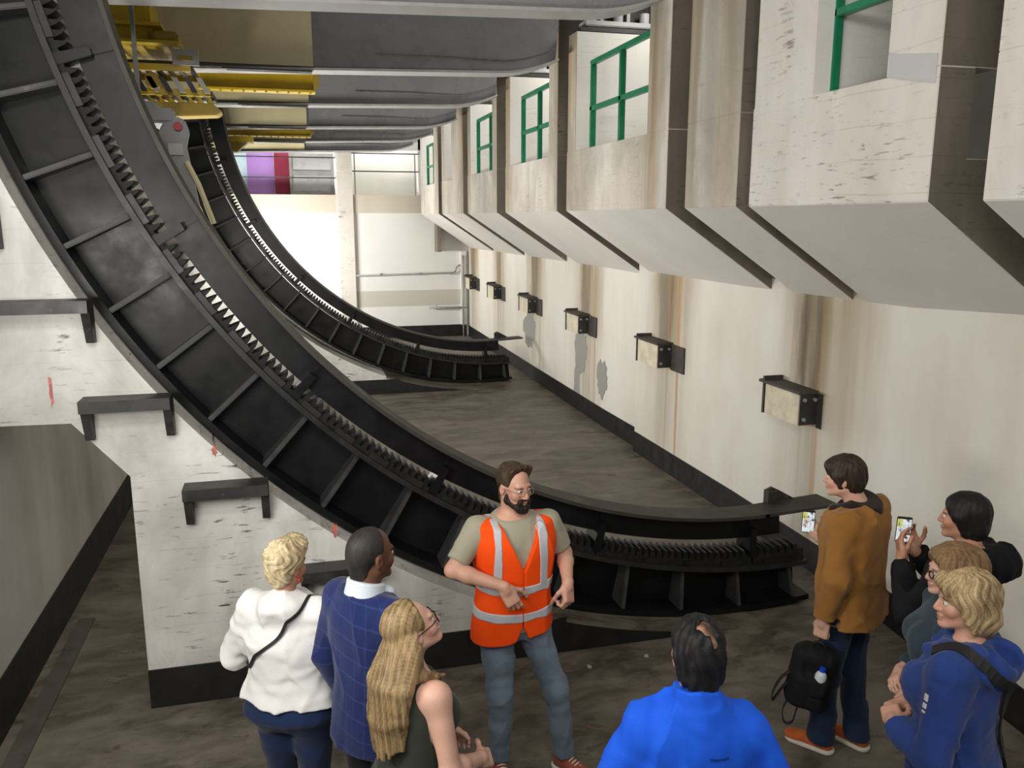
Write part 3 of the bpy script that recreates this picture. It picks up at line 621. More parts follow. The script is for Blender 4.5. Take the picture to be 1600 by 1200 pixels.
#@@PART3
# ------------------------------------------------------------------ smooth distance-field modelling for people
def _sm(a, b, k):
    h = np.maximum(k - np.abs(a - b), 0.0) / k
    return np.minimum(a, b) - h * h * k * 0.25
A_ = lambda p: np.array(p, dtype=np.float32)
class Sdf:
    """a list of rounded primitives, blended, turned into one closed surface"""
    def __init__(s): s.p = []; s.pad = 0.012
    def put(s, c, R, fn, k, op): s.p.append((A_(c), R, fn, k, op)); return s
    def cap(s, a, b, ra, rb=None, k=0.02, op='u'):
        a, b = A_(a), A_(b); rb = ra if rb is None else rb; ab = b - a; L = max(ab @ ab, 1e-9)
        def fn(P):
            t = np.clip((P - a) @ ab / L, 0, 1)
            return np.linalg.norm(P - a - t[:, None] * ab, axis=1) - (ra + t * (rb - ra))
        return s.put((a + b) / 2, math.sqrt(L) / 2 + max(ra, rb), fn, k, op)
    def chain(s, pts, rs, k=0.02, op='u'):
        for i in range(len(pts) - 1): s.cap(pts[i], pts[i + 1], rs[i], rs[i + 1], k, op)
        return s
    def ell(s, c, r, Rm=None, k=0.02, op='u'):
        c, r = A_(c), A_(r) * np.ones(3); Rm = np.eye(3) if Rm is None else Rm
        def fn(P):
            q = (P - c) @ Rm; k0 = np.linalg.norm(q / r, axis=1); k1 = np.linalg.norm(q / (r * r), axis=1) + 1e-9
            return k0 * (k0 - 1.0) / k1
        return s.put(c, r.max(), fn, k, op)
    def box(s, c, half, Rm=None, rnd=0.005, k=0.01, op='u'):
        c, hf = A_(c), A_(half) - rnd; Rm = np.eye(3) if Rm is None else Rm
        def fn(P):
            q = np.abs((P - c) @ Rm) - hf
            return np.linalg.norm(np.maximum(q, 0), axis=1) + np.minimum(q.max(axis=1), 0) - rnd
        return s.put(c, np.linalg.norm(A_(half)), fn, k, op)
    def loft(s, o, Rm, T, k=0.02, op='u', ex=2.35):
        """elliptical sections along the local z axis: rows of (z, half width, half depth, forward offset[, side offset])"""
        T = A_(T); o = A_(o); z = T[:, 0]
        zz = np.linspace(z[0], z[-1], 64); tab = []
        for j in range(1, T.shape[1]):
            v = np.interp(zz, z, T[:, j]); q = np.pad(v, 4, mode='edge'); v = np.convolve(q, np.ones(9) / 9, 'valid'); tab.append(v)
        def fn(P):
            q = (P - o) @ Rm; h = q[:, 2]; a = np.interp(h, zz, tab[0]); b = np.interp(h, zz, tab[1]); oy = np.interp(h, zz, tab[2])
            ox = np.interp(h, zz, tab[3]) if len(tab) > 3 else 0.0
            r = (np.abs((q[:, 0] - ox) / a) ** ex + np.abs((q[:, 1] - oy) / b) ** ex) ** (1 / ex)
            d = (r - 1) * np.minimum(a, b); e = np.maximum(zz[0] - h, h - zz[-1])
            return -_sm(-d, -e, 0.02)
        c = o + Rm @ A_((0, 0, (z[0] + z[-1]) / 2)); R = math.hypot((z[-1] - z[0]) / 2, T[:, 1:3].max() + np.abs(T[:, 3]).max())
        return s.put(c, R, fn, k, op)
    def half(s, pt, nrm, k=0.006):
        """keep only the side of a plane the normal points away from"""
        pt, n = A_(pt), A_(nrm); n = n / np.linalg.norm(n)
        return s.put(pt, 1e9, lambda P: (P - pt) @ n, k, 'i')
    def fn(s, f, k=0.006, op='i'): return s.put((0, 0, 0), 1e9, f, k, op)
    def mesh(s, name, h, material, parent, color=(0.5, 0.5, 0.5), disp=None, origin=None, smooth_it=0):
        u = [q for q in s.p if q[4] == 'u']
        lo = np.min([q[0] - q[1] for q in u], axis=0) - 3 * h - s.pad; hi = np.max([q[0] + q[1] for q in u], axis=0) + 3 * h + s.pad
        nb = np.ceil((hi - lo) / (8 * h)).astype(int) + 1
        bi = np.stack(np.meshgrid(*[np.arange(n) for n in nb], indexing='ij'), -1).reshape(-1, 3)
        base = (lo + bi * 8 * h).astype(np.float32); bc = base + 3.5 * h; br = 3.5 * h * 1.7321
        of = np.stack(np.meshgrid(*[np.arange(8)] * 3, indexing='ij'), -1).reshape(-1, 3).astype(np.float32) * np.float32(h)
        D = np.full((len(bi), 512), 1.0, np.float32); act = np.zeros(len(bi), bool)
        for c, R, f, k, op in s.p:
            if R > 1e8: sel = np.nonzero(act)[0]
            else:
                sel = np.nonzero(np.linalg.norm(bc - c, axis=1) < R + br + s.pad + k)[0]
                if op != 'u': sel = sel[act[sel]]
                if len(sel):
                    dc = f(bc[sel].astype(np.float32)); lim = br * 1.35 + s.pad + k
                    if op == 'u': q = sel[dc < -lim]; D[q] = np.minimum(D[q], -lim); act[q] = True
                    sel = sel[np.abs(dc) < lim] if op == 'u' else sel[dc < lim]
            if not len(sel): continue
            d = f((base[sel][:, None, :] + of[None]).reshape(-1, 3)).reshape(-1, 512)
            if op == 'u': D[sel] = _sm(D[sel], d, k); act[sel] = True
            elif op == 's': D[sel] = -_sm(-D[sel], d, k)
            else: D[sel] = -_sm(-D[sel], -d, k)
        if disp is not None:
            sel = np.nonzero(act)[0]; near = sel[np.abs(D[sel]).min(axis=1) < 0.03]
            P = (base[near][:, None, :] + of[None]).reshape(-1, 3); D[near] -= disp(P).reshape(-1, 512)
        G = D.reshape(*nb, 8, 8, 8).transpose(0, 3, 1, 4, 2, 5).reshape(*(nb * 8)).astype(np.float32)
        I = G < 0; n0, n1, n2 = G.shape
        cs = [(a, b, c) for a in (0, 1) for b in (0, 1) for c in (0, 1)]
        cnt = sum(I[a:n0 - 1 + a, b:n1 - 1 + b, c:n2 - 1 + c].astype(np.int8) for a, b, c in cs)
        cell = np.argwhere((cnt > 0) & (cnt < 8))
        vals = np.stack([G[cell[:, 0] + a, cell[:, 1] + b, cell[:, 2] + c] for a, b, c in cs], 1)
        acc = np.zeros((len(cell), 3)); num = np.zeros(len(cell))
        for i, ca in enumerate(cs):
            for j, cb in enumerate(cs):
                if j <= i or sum(abs(x - y) for x, y in zip(ca, cb)) != 1: continue
                va, vb = vals[:, i], vals[:, j]; m = (va < 0) != (vb < 0); t = np.where(m, va / np.where(m, va - vb, 1), 0)
                acc += np.where(m[:, None], A_(ca) + t[:, None] * (A_(cb) - A_(ca)), 0); num += m
        V = lo + (cell + acc / num[:, None]) * h
        idx = np.full((n0 - 1, n1 - 1, n2 - 1), -1, np.int32); idx[tuple(cell.T)] = np.arange(len(cell))
        F = []
        for ax in range(3):
            sl0 = [slice(None)] * 3; sl1 = [slice(None)] * 3; sl0[ax] = slice(0, -1); sl1[ax] = slice(1, None)
            e = I[tuple(sl0)] != I[tuple(sl1)]; q = np.argwhere(e); o1, o2 = [(1, 2), (2, 0), (0, 1)][ax]
            q = q[(q[:, o1] > 0) & (q[:, o2] > 0) & (q[:, o1] < G.shape[o1] - 1) & (q[:, o2] < G.shape[o2] - 1)]
            ins = I[tuple(q.T)]
            def g(d1, d2):
                r = q.copy(); r[:, o1] -= d1; r[:, o2] -= d2; return idx[tuple(r.T)]
            f = np.stack([g(1, 1), g(0, 1), g(0, 0), g(1, 0)], 1); f = np.where(ins[:, None], f, f[:, ::-1]); F.append(f)
        F = np.concatenate(F); F = F[(F >= 0).all(axis=1)]
        for _ in range(smooth_it):
            S_ = np.zeros_like(V); C_ = np.zeros(len(V))
            for i in range(4):
                np.add.at(S_, F[:, i], V[F[:, (i + 1) % 4]]); np.add.at(C_, F[:, i], 1)
            V = 0.5 * V + 0.5 * S_ / np.maximum(C_, 1)[:, None]
        return vmesh(name, V, F, material, parent, color, origin)
def vmesh(name, V, F, material, parent, color, origin=None):
    col = color(V) if callable(color) else np.tile(A_(color), (len(V), 1))
    org = A_(origin if origin is not None else (0, 0, 0)); W = (V - org).astype(np.float32)
    me = bpy.data.meshes.new(name); nf = len(F); nl = F.shape[1]
    me.vertices.add(len(V)); me.vertices.foreach_set('co', W.ravel())
    me.loops.add(nf * nl); me.loops.foreach_set('vertex_index', F.astype(np.int32).ravel())
    me.polygons.add(nf); me.polygons.foreach_set('loop_start', np.arange(0, nf * nl, nl, dtype=np.int32))
    me.polygons.foreach_set('use_smooth', np.ones(nf, bool)); me.update(calc_edges=True)
    at = me.color_attributes.new('tint', 'FLOAT_COLOR', 'POINT'); at.data.foreach_set('color', np.c_[np.clip(col, 0, 1), np.ones(len(V))].astype(np.float32).ravel())
    me.materials.append(material); o = bpy.data.objects.new(name, me); COL.objects.link(o)
    if parent is not None: o.parent = parent
    return o
def vmat(name, rough, noise=0.12, scale=60, bump=0.0, sss=0.0, sheen=0.0, spec=0.4):
    m = mat(name, (0.5, 0.5, 0.5), rough, 0, spec); t = NT(m); a = t.n('ShaderNodeAttribute'); a.attribute_name = 'tint'
    n = t.noise(t.coord(), scale, 4, 0.6); c = t.mix(1.0, a.outputs['Color'], t.ramp(n, [(0.3, 1 - noise), (0.7, 1.0)]), 'MULTIPLY'); t.color(c)
    if bump: t.bump(n, bump, 0.003)
    if sss: t.b.inputs['Subsurface Weight'].default_value = sss; t.b.inputs['Subsurface Radius'].default_value = (0.01, 0.004, 0.002); t.b.inputs['Subsurface Scale'].default_value = 0.6
    if sheen: t.b.inputs['Sheen Weight'].default_value = sheen
    return m
VM = dict(skin=vmat('skin', 0.5, 0.08, 120, 0.05, 0.12), cloth=vmat('woven_cloth', 0.85, 0.12, 220, 0.15, 0, 0.15, 0.2), denim=vmat('denim', 0.85, 0.3, 300, 0.2, 0, 0.1, 0.2),
          hair=vmat('hair', 0.58, 0.3, 260, 0.25, 0, 0, 0.35), gloss=vmat('glossy_trim', 0.3, 0.05, 50), nylon=vmat('nylon', 0.8, 0.1, 150, 0.1, 0, 0, .25), fluo=vmat('orange_mesh_cloth', 0.8, 0.08, 250, 0.1, 0, 0, 0.2),
          canvas=vmat('canvas', 0.9, 0.15, 200, 0.2, 0, 0.1, 0.2))
def wob(P, f, seed=0):
    """cheap smooth noise in -1..1"""
    r = np.random.RandomState(seed); out = np.zeros(len(P))
    for i in range(4):
        v = r.normal(size=3); v *= f / np.linalg.norm(v); w_ = r.normal(size=3); w_ *= 0.7 * f / np.linalg.norm(w_)
        out += np.sin(P @ v + 1.6 * np.sin(P @ w_ + r.rand() * 6) + r.rand() * 6)
    return out / 3.0
def folds(amp, f=28, seed=1, zs=0.45):
    def fn(P):
        Q = P * A_((1, 1, zs)); r = 1 - np.abs(wob(Q + .02 * wob(P, 22, seed + 3)[:, None], f * .62, seed + 9)); r = np.clip(r, 0, 1) ** 4
        return amp * .8 * wob(Q, f, seed) + amp * .35 * wob(P, f * 2.3, seed + 5) + amp * 1.25 * (r - .25)
    return fn

SK = dict(light=(0.60, 0.335, 0.235), pale=(0.66, 0.39, 0.29), tan=(0.50, 0.26, 0.165), dark=(0.125, 0.056, 0.032), olive=(0.42, 0.22, 0.14))
class Person:
    def __init__(s, label, pos, face, H, female=False, fat=1.0, hdir=None, hoff=(0, 0, 0), skin='light', vox=0.006, sh=None, group=None, hs=0.965, shz=1.395):
        s.k = H / 1.75; s.kh = s.k * hs; s.shz = shz; s.pos = A_((pos[0], pos[1], 0)); f = A_((face[0], face[1], 0)); f /= np.linalg.norm(f)
        s.R = np.stack([np.cross(f, (0, 0, 1)), f, A_((0, 0, 1))], 1); s.female = female; s.fat = fat; s.vox = vox; s.skin = A_(SK[skin])
        s.root = empty('person', tuple(s.pos), label, 'person', group); s.sh = sh or (0.163 if female else 0.185)
        hd = A_(hdir if hdir is not None else f); hd = hd / np.linalg.norm(hd); r = np.cross(hd, (0, 0, 1)); r /= np.linalg.norm(r)
        s.HR = np.stack([r, hd, np.cross(r, hd)], 1); s.hc = s.W(A_((0, 0.025, 1.622)) + A_(hoff)); s.arm = {}; s.leg = {}
        fa = fat
        if female: s.T = A_([(0.80, .135, .10, -.005), (0.88, .178 * fa, .120 * fa, -.012), (0.95, .172 * fa, .120 * fa, -.008), (1.07, .135 * fa, .098 * fa, .0), (1.17, .142 * fa, .104 * fa, .006), (1.27, .158 * fa, .120 * fa, .018), (1.36, .158, .105, .006), (1.42, .125, .085, -.006), (1.475, .055, .055, -.018)])
        else: s.T = A_([(0.80, .135, .10, -.005), (0.88, .165 * fa, .112 * fa, -.008), (0.96, .160 * fa, .112 * fa, -.004), (1.07, .146 * fa, .104 * fa, .003), (1.18, .158 * fa, .112 * fa, .006), (1.30, .178, .122, .008), (1.39, .176, .110, .0), (1.44, .135, .085, -.010), (1.485, .06, .06, -.02)])
    def W(s, p): return s.pos + s.R @ (A_(p) * s.k)
    def Hd(s, p): return s.hc + s.HR @ (A_(p) * s.kh)
    def L(s, P): return ((P - s.pos) @ s.R) / s.k            # world -> person frame
    def LH(s, P): return ((P - s.hc) @ s.HR) / s.kh           # world -> head frame
    def arms(s, side, elbow, wrist, hd, hn, curl=0.5, grip=None, spread=1.0):
        """side +1 right, -1 left; hd direction of the fingers, hn direction the palm faces (person frame)"""
        s.arm[side] = dict(S=s.W((side * s.sh, -0.005, s.shz + .01)), E=s.W(elbow), Wr=s.W(wrist), hd=s.R @ A_(hd), hn=s.R @ A_(hn), curl=curl, spread=spread)
    def legs(s, rf, lf, rt=(0.1, 1), lt=(-0.1, 1), knee_r=None, knee_l=None):
        for sd, ft, td, kn in ((1, rf, rt, knee_r), (-1, lf, lt, knee_l)):
            hip = A_((sd * 0.088, 0, 0.90)); an = A_((ft[0], ft[1], 0.085)); kn = A_(kn) if kn is not None else hip * 0.46 + an * 0.54 + A_((0, 0.025, 0))
            td = A_((td[0], td[1], 0)); td /= np.linalg.norm(td); s.leg[sd] = dict(H=s.W(hip), K=s.W(kn), A=s.W(an), td=s.R @ td)
    def hand(s, B, sd):
        a = s.arm[sd]; k = s.k; d = a['hd'] / np.linalg.norm(a['hd']); n = a['hn'] - d * (a['hn'] @ d); n /= np.linalg.norm(n)
        t = np.cross(d, n) * (1 if sd > 0 else -1)             # towards the thumb
        t = -t if False else t
        w_ = a['Wr']; Rm = np.stack([t, d, n], 1)
        B.cap(w_, w_ + d * 0.02 * k, 0.027 * k, 0.027 * k, 0.015)
        B.box(w_ + d * 0.058 * k, A_((0.040, 0.046, 0.0145)) * k, Rm, 0.013 * k, 0.015)
        B.ell(w_ + d * 0.04 * k + t * 0.026 * k + n * 0.008 * k, A_((0.019, 0.032, 0.017)) * k, Rm, 0.012)
        cu = a['curl']; cu = cu if isinstance(cu, (list, tuple)) else [cu] * 4
        for i, (off, L, r) in enumerate(((0.030, 0.072, .0092), (0.010, 0.082, .0096), (-0.011, 0.076, .0092), (-0.030, 0.060, .0082))):
            p = w_ + (d * (0.098 - 0.004 * abs(i - 1)) + t * off) * k; ang = 0.0; c_ = cu[i]; ls = (0.45 * L, 0.31 * L, 0.24 * L); sp = (0.10 - 0.07 * i) * a['spread']
            for j, (l_, bend) in enumerate(zip(ls, (0.75, 1.15, 0.75))):
                ang += bend * c_ * 1.15; q = p + (d * math.cos(ang) + n * math.sin(ang) + t * sp * math.cos(ang)) * l_ * k
                B.cap(p, q, r * (1 - 0.08 * j) * k, r * (0.94 - 0.08 * j) * k, 0.004); p = q
        p = w_ + (d * 0.030 + t * 0.034 + n * 0.006) * k; c_ = max(cu[0], 0.25); ang = 0.75
        for j, l_ in enumerate((0.042, 0.034, 0.027)):
            fz = max(0.0, c_ - .6) * 2.2; q = p + (d * math.sin(ang + 0.1) * 0.95 + t * (math.cos(ang) * (1.0 - 0.35 * j) * (1 - .55 * min(fz, 1)) - fz * .8 * j) + n * (0.18 + 0.45 * c_ + fz * .6) * (0.6 + 0.5 * j)) * l_ * (1 - .25 * min(fz, 1)) * k
            B.cap(p, q, (0.0125 - 0.001 * j) * k, (0.0115 - 0.001 * j) * k, 0.006); p = q; ang += 0.32
    def head(s, B):
        k = s.kh; h = s.Hd; R = s.HR; f = s.female; m = 0.93 if f else 1.0
        B.ell(h((0, -.014, .043)), A_((.076, .098, .086)) * k * m, R, .02); B.ell(h((0, .026, -.026)), A_((.062, .066, .088)) * k * m, R, .03)
        for x in (1, -1):
            B.cap(h((x * .052 * m, -.005, -.052)), h((x * .020, .066 * m, -.094)), .019 * k, .015 * k, .02)
            B.ell(h((x * .040, .060 * m, -.026)), A_((.024, .022, .022)) * k, R, .02)
        B.ell(h((0, .078 * m, -.098)), A_((.021, .017, .016)) * k, R, .016)
        B.cap(h((-.036, .080 * m, .024)), h((.036, .080 * m, .024)), .012 * k, .012 * k, .014)
        for x in (1, -1): B.ell(h((x * .031, .098 * m, .003)), A_((.0165, .016, .0105)) * k, R, .008, 's')
        B.cap(h((0, .086 * m, .018)), h((0, .108 * m, -.030)), .0085 * k, .0125 * k, .010)
        for x in (1, -1): B.ell(h((x * .0115, .099 * m, -.035)), A_((.0085, .011, .0075)) * k, R, .006)
        B.ell(h((0, .090 * m, -.060)), A_((.024, .0125, .0065)) * k, R, .004); B.ell(h((0, .088 * m, -.0725)), A_((.020, .0125, .0075)) * k, R, .004)
        B.cap(h((-.021, .102 * m, -.0655)), h((.021, .102 * m, -.0655)), .0018 * k, .0018 * k, .003, 's')
        for x in (1, -1):
            B.ell(h((x * .078 * m, -.014, -.006)), A_((.0095, .020, .032)) * k, R, .008)
            B.ell(h((x * .087 * m, -.010, .0)), A_((.006, .011, .017)) * k, R, .004, 's')
        nr = .049 if f else .057
        B.cap(h((0, -.028, -.055)), s.W((0, -.02, 1.44)), nr * k, (nr + .006) * k, .03)
    def body(s, tint=None, h=None):
        B = Sdf(); k = s.k; T = s.T.copy(); T[:, 0] *= k; T[:, 1:] *= k
        B.loft(s.pos, s.R, T, .03); fa = s.fat
        for sd in (1, -1):
            B.ell(s.W((sd * (s.sh - .02), -.004, s.shz)), A_((.062, .062, .058)) * k, s.R, .04)
            if s.female: B.ell(s.W((sd * .072, .095 * fa, 1.265)), A_((.062, .055, .060)) * k * fa, s.R, .03)
        for sd, a in s.arm.items():
            B.cap(a['S'], a['E'], .050 * k * (1 + (fa - 1) * .7) * (.92 if s.female else 1), .040 * k, .03); mid = a['E'] * .7 + a['Wr'] * .3
            B.chain([a['E'], mid, a['Wr']], [.039 * k, .041 * k, .0265 * k], .02); s.hand(B, sd)
        for sd, l in s.leg.items():
            B.cap(l['H'], l['K'], .080 * k * fa, .048 * k, .03); mid = l['K'] * .68 + l['A'] * .32 - l['td'] * .006
            B.chain([l['K'], mid, l['A']], [.047 * k, .047 * k, .034 * k], .015)
            B.cap(l['A'] - l['td'] * .03 - A_((0, 0, .03)), l['A'] + l['td'] * .12 * k - A_((0, 0, .05)), .036 * k, .026 * k, .02)
        s.head(B); sk = s.skin
        def col(P):
            q = s.LH(P); c = np.tile(sk, (len(P), 1)) * (1 + 0.10 * wob(P, 45, 3))[:, None]
            dl = np.exp(-(((q[:, 0]) / .024) ** 2 + ((q[:, 2] + .066) / .010) ** 2)) * (q[:, 1] > .07)
            c = c * (1 - dl[:, None] * A_((0.28, 0.5, 0.45)))
            ck = np.exp(-(((np.abs(q[:, 0]) - .045) / .028) ** 2 + ((q[:, 2] + .03) / .03) ** 2)) * (q[:, 1] > .02) + np.exp(-((q[:, 0] / .02) ** 2 + ((q[:, 2] + .03) / .02) ** 2)) * (q[:, 1] > .09) + 0.8 * np.exp(-(((np.abs(q[:, 0]) - .082) / .012) ** 2 + (q[:, 2] / .04) ** 2))
            c = c * (1 - np.clip(ck, 0, 1)[:, None] * A_((0.02, 0.16, 0.16)))
            bw = np.exp(-(((np.abs(q[:, 0]) - .034) / .020) ** 2 + ((q[:, 2] - .0235 + .004 * (np.abs(q[:, 0]) / .034 - 1) ** 2) / .0045) ** 2)) * (q[:, 1] > .06)
            if tint is not None: c = tint(s, P, q, c)
            return c * (1 - np.clip(bw * 1.2, 0, .8)[:, None])
        o = B.mesh('body', h or s.vox, VM['skin'], s.root, col, None, s.pos)
        return o
    def eyes(s, iris=(0.10, 0.07, 0.04)):
        for x in (1, -1):
            n, mrows = 14, 10; V = []; F = []; c = s.Hd((x * .031, .0795 * (.93 if s.female else 1), .003)); r = .0125 * s.kh
            for i in range(mrows + 1):
                th = PI * i / mrows
                for j in range(n):
                    ph = 2 * PI * j / n; V.append(c + s.HR @ A_((math.sin(th) * math.cos(ph), math.cos(th), math.sin(th) * math.sin(ph))) * r)
            for i in range(mrows):
                for j in range(n): F.append((i * n + j, i * n + (j + 1) % n, (i + 1) * n + (j + 1) % n, (i + 1) * n + j))
            V = np.array(V); an = (V - c) @ s.HR[:, 1] / r
            col = np.where((an > .93)[:, None], A_((.01, .01, .01)), np.where((an > .84)[:, None], A_(iris), A_((.62, .58, .54))))
            vmesh('eye', V, np.array(F), VM['gloss'], s.root, lambda P, c_=col: c_, s.pos)
    def glasses(s, color=(0.02, 0.02, 0.02), r=.0017, m=None):
        mm = MB(); w = .93 if s.female else 1.0
        for x in (1, -1):
            pts = [s.Hd((x * .033 + .021 * math.copysign(abs(math.cos(a)) ** .6, math.cos(a)), (.107 - .006 * abs(x * .033 + .021 * math.cos(a)) / .05) * w, -.002 + .017 * math.copysign(abs(math.sin(a)) ** .7, math.sin(a)))) for a in [2 * PI * i / 20 for i in range(21)]]
            mm.tube(pts, r, 6); mm.tube([s.Hd((x * .054, .102 * w, .004)), s.Hd((x * .078 * w, .06, .006)), s.Hd((x * .081 * w, -.005, .004)), s.Hd((x * .081 * w, -.02, -.01))], r, 6)
        mm.tube([s.Hd((-.012, .109 * w, .004)), s.Hd((0, .112 * w, .006)), s.Hd((.012, .109 * w, .004))], r, 6)
        mm.v = [tuple(A_(p) - s.pos) for p in mm.v]
        return mm.build('glasses', mat('spectacle_frame', color, 0.3, 0.3), s.root, smooth=True)
    def top(s, name='jacket', off=.02, hem=.88, color=(.5, .5, .5), sleeve=1.0, sl_off=.012, mt='cloth', amp=.005, neck=1.475, flare=.0, seed=1, cuff=None, k=.035, extra=None, h=None, zs=.45):
        """garment following the torso and the arms down to the fraction `sleeve`"""
        B = Sdf(); kk = s.k; T = s.T.copy(); T[0, 1:] = T[1, 1:] * .97
        if hem < .84: T[0, 0] = hem - .04
        T = T[T[:, 0] > hem - .09]; T[:, 1:3] += off
        T[:, 1] += flare * np.clip((1.15 - T[:, 0]) / .3, 0, 1); T[:, 2] += flare * .8 * np.clip((1.15 - T[:, 0]) / .3, 0, 1)
        T[:, 0] *= kk; T[:, 1:] *= kk; B.loft(s.pos, s.R, T, .03)
        for sd in (1, -1):
            if sleeve > 0: B.ell(s.W((sd * (s.sh - .02), -.004, s.shz)), A_((.062, .062, .058)) * kk + off * .8, s.R, .04)
            if s.female: B.ell(s.W((sd * .072, .090 * s.fat, 1.265)), A_((.062, .055, .060)) * kk * s.fat + off * .8, s.R, .04)
        fa = (1 + (s.fat - 1) * .7) * (.92 if s.female else 1)
        if sleeve > 0:
            for sd, a in s.arm.items():
                t1 = min(sleeve * 2, 1); e = a['S'] + (a['E'] - a['S']) * t1; B.cap(a['S'], e, .050 * kk * fa + sl_off, (.050 + (-.008) * t1) * kk * fa + sl_off, k)
                if sleeve > .5:
                    t2 = (sleeve - .5) * 2; w_ = a['E'] + (a['Wr'] - a['E']) * t2; B.cap(a['E'], w_, .042 * kk + sl_off, (.042 - .012 * t2) * kk + sl_off, .02)
        if extra: extra(B)
        if sleeve == 0:
            for sd in (1, -1): B.cap(s.W((sd * (s.sh + .035), 0, 1.47)), s.W((sd * (s.sh + .045), 0, 1.24)), .062 * kk, .066 * kk, .012, 's')
        B.half(s.W((0, 0, hem)), (0, 0, -1)); B.half(s.W((0, 0, neck)), s.R @ A_((0, .30, 1)))
        if sleeve > 0:                                           # straight sleeve ends
            for sd, a in s.arm.items():
                if sleeve > .5: q = a['E'] + (a['Wr'] - a['E']) * ((sleeve - .5) * 2); n = a['Wr'] - a['E']
                else: q = a['S'] + (a['E'] - a['S']) * sleeve * 2; n = a['E'] - a['S']
                n = n / np.linalg.norm(n); rad_ = .085
                B.fn(lambda P, q=q, n=n, r_=rad_: np.where(((P - q) @ n > -.02) & (np.linalg.norm((P - q) - ((P - q) @ n)[:, None] * n, axis=1) < r_) & ((P - q) @ n < .07), (P - q) @ n, -1.0), .004)
        return B.mesh(name, h or s.vox, VM[mt], s.root, color, folds(amp, seed=seed, zs=zs), s.pos)
    def trousers(s, color, off=.014, waist=1.0, mt='denim', name='trousers', amp=.004, cuff=.10, h=None, seed=4, flare=.0):
        B = Sdf(); kk = s.k; T = s.T.copy(); T = T[T[:, 0] < waist + .12]; T[:, 1:3] += off; T[:, 0] *= kk; T[:, 1:] *= kk; B.loft(s.pos, s.R, T, .03)
        for sd, l in s.leg.items():
            d = (l['A'] - l['K']) / np.linalg.norm(l['A'] - l['K']); e = l['K'] + (l['A'] - l['K']) * (1 - (cuff - .085) / .42)
            B.cap(l['H'], l['K'], .084 * kk * s.fat + off * .7, .054 * kk + off, .035); B.cap(l['K'], e, .052 * kk + off, .043 * kk + off + flare, .03)
        B.half(s.W((0, 0, waist)), (0, 0, 1)); B.half(s.W((0, 0, cuff)), (0, 0, -1))
        base = A_(color)
        def col(P):
            c = np.tile(base, (len(P), 1)); q = s.L(P); w_ = 1 + .16 * wob(P * A_((1, 1, .4)), 18, 9)
            if mt == 'denim':
                f_ = np.zeros(len(P))
                for sd in (1, -1):
                    kx = s.L(s.leg[sd]['K'][None])[0]; f_ += np.exp(-(((q[:, 0] - kx[0]) / .05) ** 2 + ((q[:, 2] - .62) / .22) ** 2)) * (q[:, 1] > .0)
                w_ = w_ + .28 * f_
            return c * w_[:, None]
        fd = folds(amp, 26, seed, 1.3)
        return B.mesh(name, h or s.vox * 1.15, VM[mt], s.root, col, fd, s.pos)
    def shoes(s, color, sole=(.6, .58, .52), toe=None, lace=None):
        for sd, l in s.leg.items():
            k = s.k; a = l['A']; t = l['td']; R = np.stack([np.cross(t, (0, 0, 1)), t, A_((0, 0, 1))], 1); g = A_((a[0], a[1], 0))
            B = Sdf(); B.cap(g - t * .035 * k + A_((0, 0, .05)), a + A_((0, 0, .015)), .040 * k, .043 * k, .02); B.cap(g + A_((0, 0, .052)), g + t * .13 * k + A_((0, 0, .036)), .042 * k, .036 * k, .02); B.ell(g + t * .15 * k + A_((0, 0, .03)), A_((.046, .06, .033)) * k, R, .015)
            B.half(g + A_((0, 0, .02)), (0, 0, -1))
            def col(P, g=g, t=t):
                c = np.tile(A_(color), (len(P), 1)) * (1 + .15 * wob(P, 60, 2))[:, None]
                if toe is not None: c[((P - g) @ t) > .165 * k] = toe
                return c
            sh = B.mesh('shoe', .005, VM['canvas'], s.root, col, None, s.pos)
            B = Sdf(); B.cap(g - t * .035 * k + A_((0, 0, .012)), g + t * .15 * k + A_((0, 0, .012)), .047 * k, .050 * k, .01); B.half((0, 0, .026), (0, 0, 1)); B.half((0, 0, .001), (0, 0, -1))
            B.mesh('sole', .005, VM['canvas'], sh, sole, None, s.pos)
            if lace is not None:
                mm = MB()
                for i in range(5):
                    c = g + t * (.045 + .018 * i) * k + A_((0, 0, .093 - .0065 * i)) * 1.0; w = .024 - .001 * i
                    mm.tube([c - R[:, 0] * w - A_((0, 0, .006)), c + A_((0, 0, .003)) + t * .006, c + R[:, 0] * w - A_((0, 0, .006))], .0035, 6)
                mm.v = [tuple(A_(p) - s.pos) for p in mm.v]; lo = mm.build('laces', mat('lace_cotton', lace, .9), sh, smooth=True)
    def hair(s, prims, color, hi=None, amp=.004, name='hair', cuts=(), h=None, freq=70, flow=None, rough=1.0):
        """prims(B, Hd): volumes; colour runs in strands from the crown"""
        B = Sdf(); B.pad = .02; prims(B)
        for pt, n in cuts: B.half(s.Hd(pt), s.HR @ A_(n), .008)
        lo_c = A_(color); hi_c = A_(hi if hi is not None else color)
        def strand(P):
            q = s.LH(P); th = np.arctan2(q[:, 0], .02 - q[:, 1]); u = flow(q, P) if flow else th * 11 + 1.2 * np.sin(q[:, 2] * 28)
            return u, q
        def disp(P):
            u, q = strand(P); return amp * (np.sin(u * 2.1 + 1.2 * wob(P, 10, 8)) * .40 + .6 * wob(P * A_((1, 1, .35)), freq, 6) + .55 * wob(P * A_((1, 1, .5)), freq * 2.2, 16))
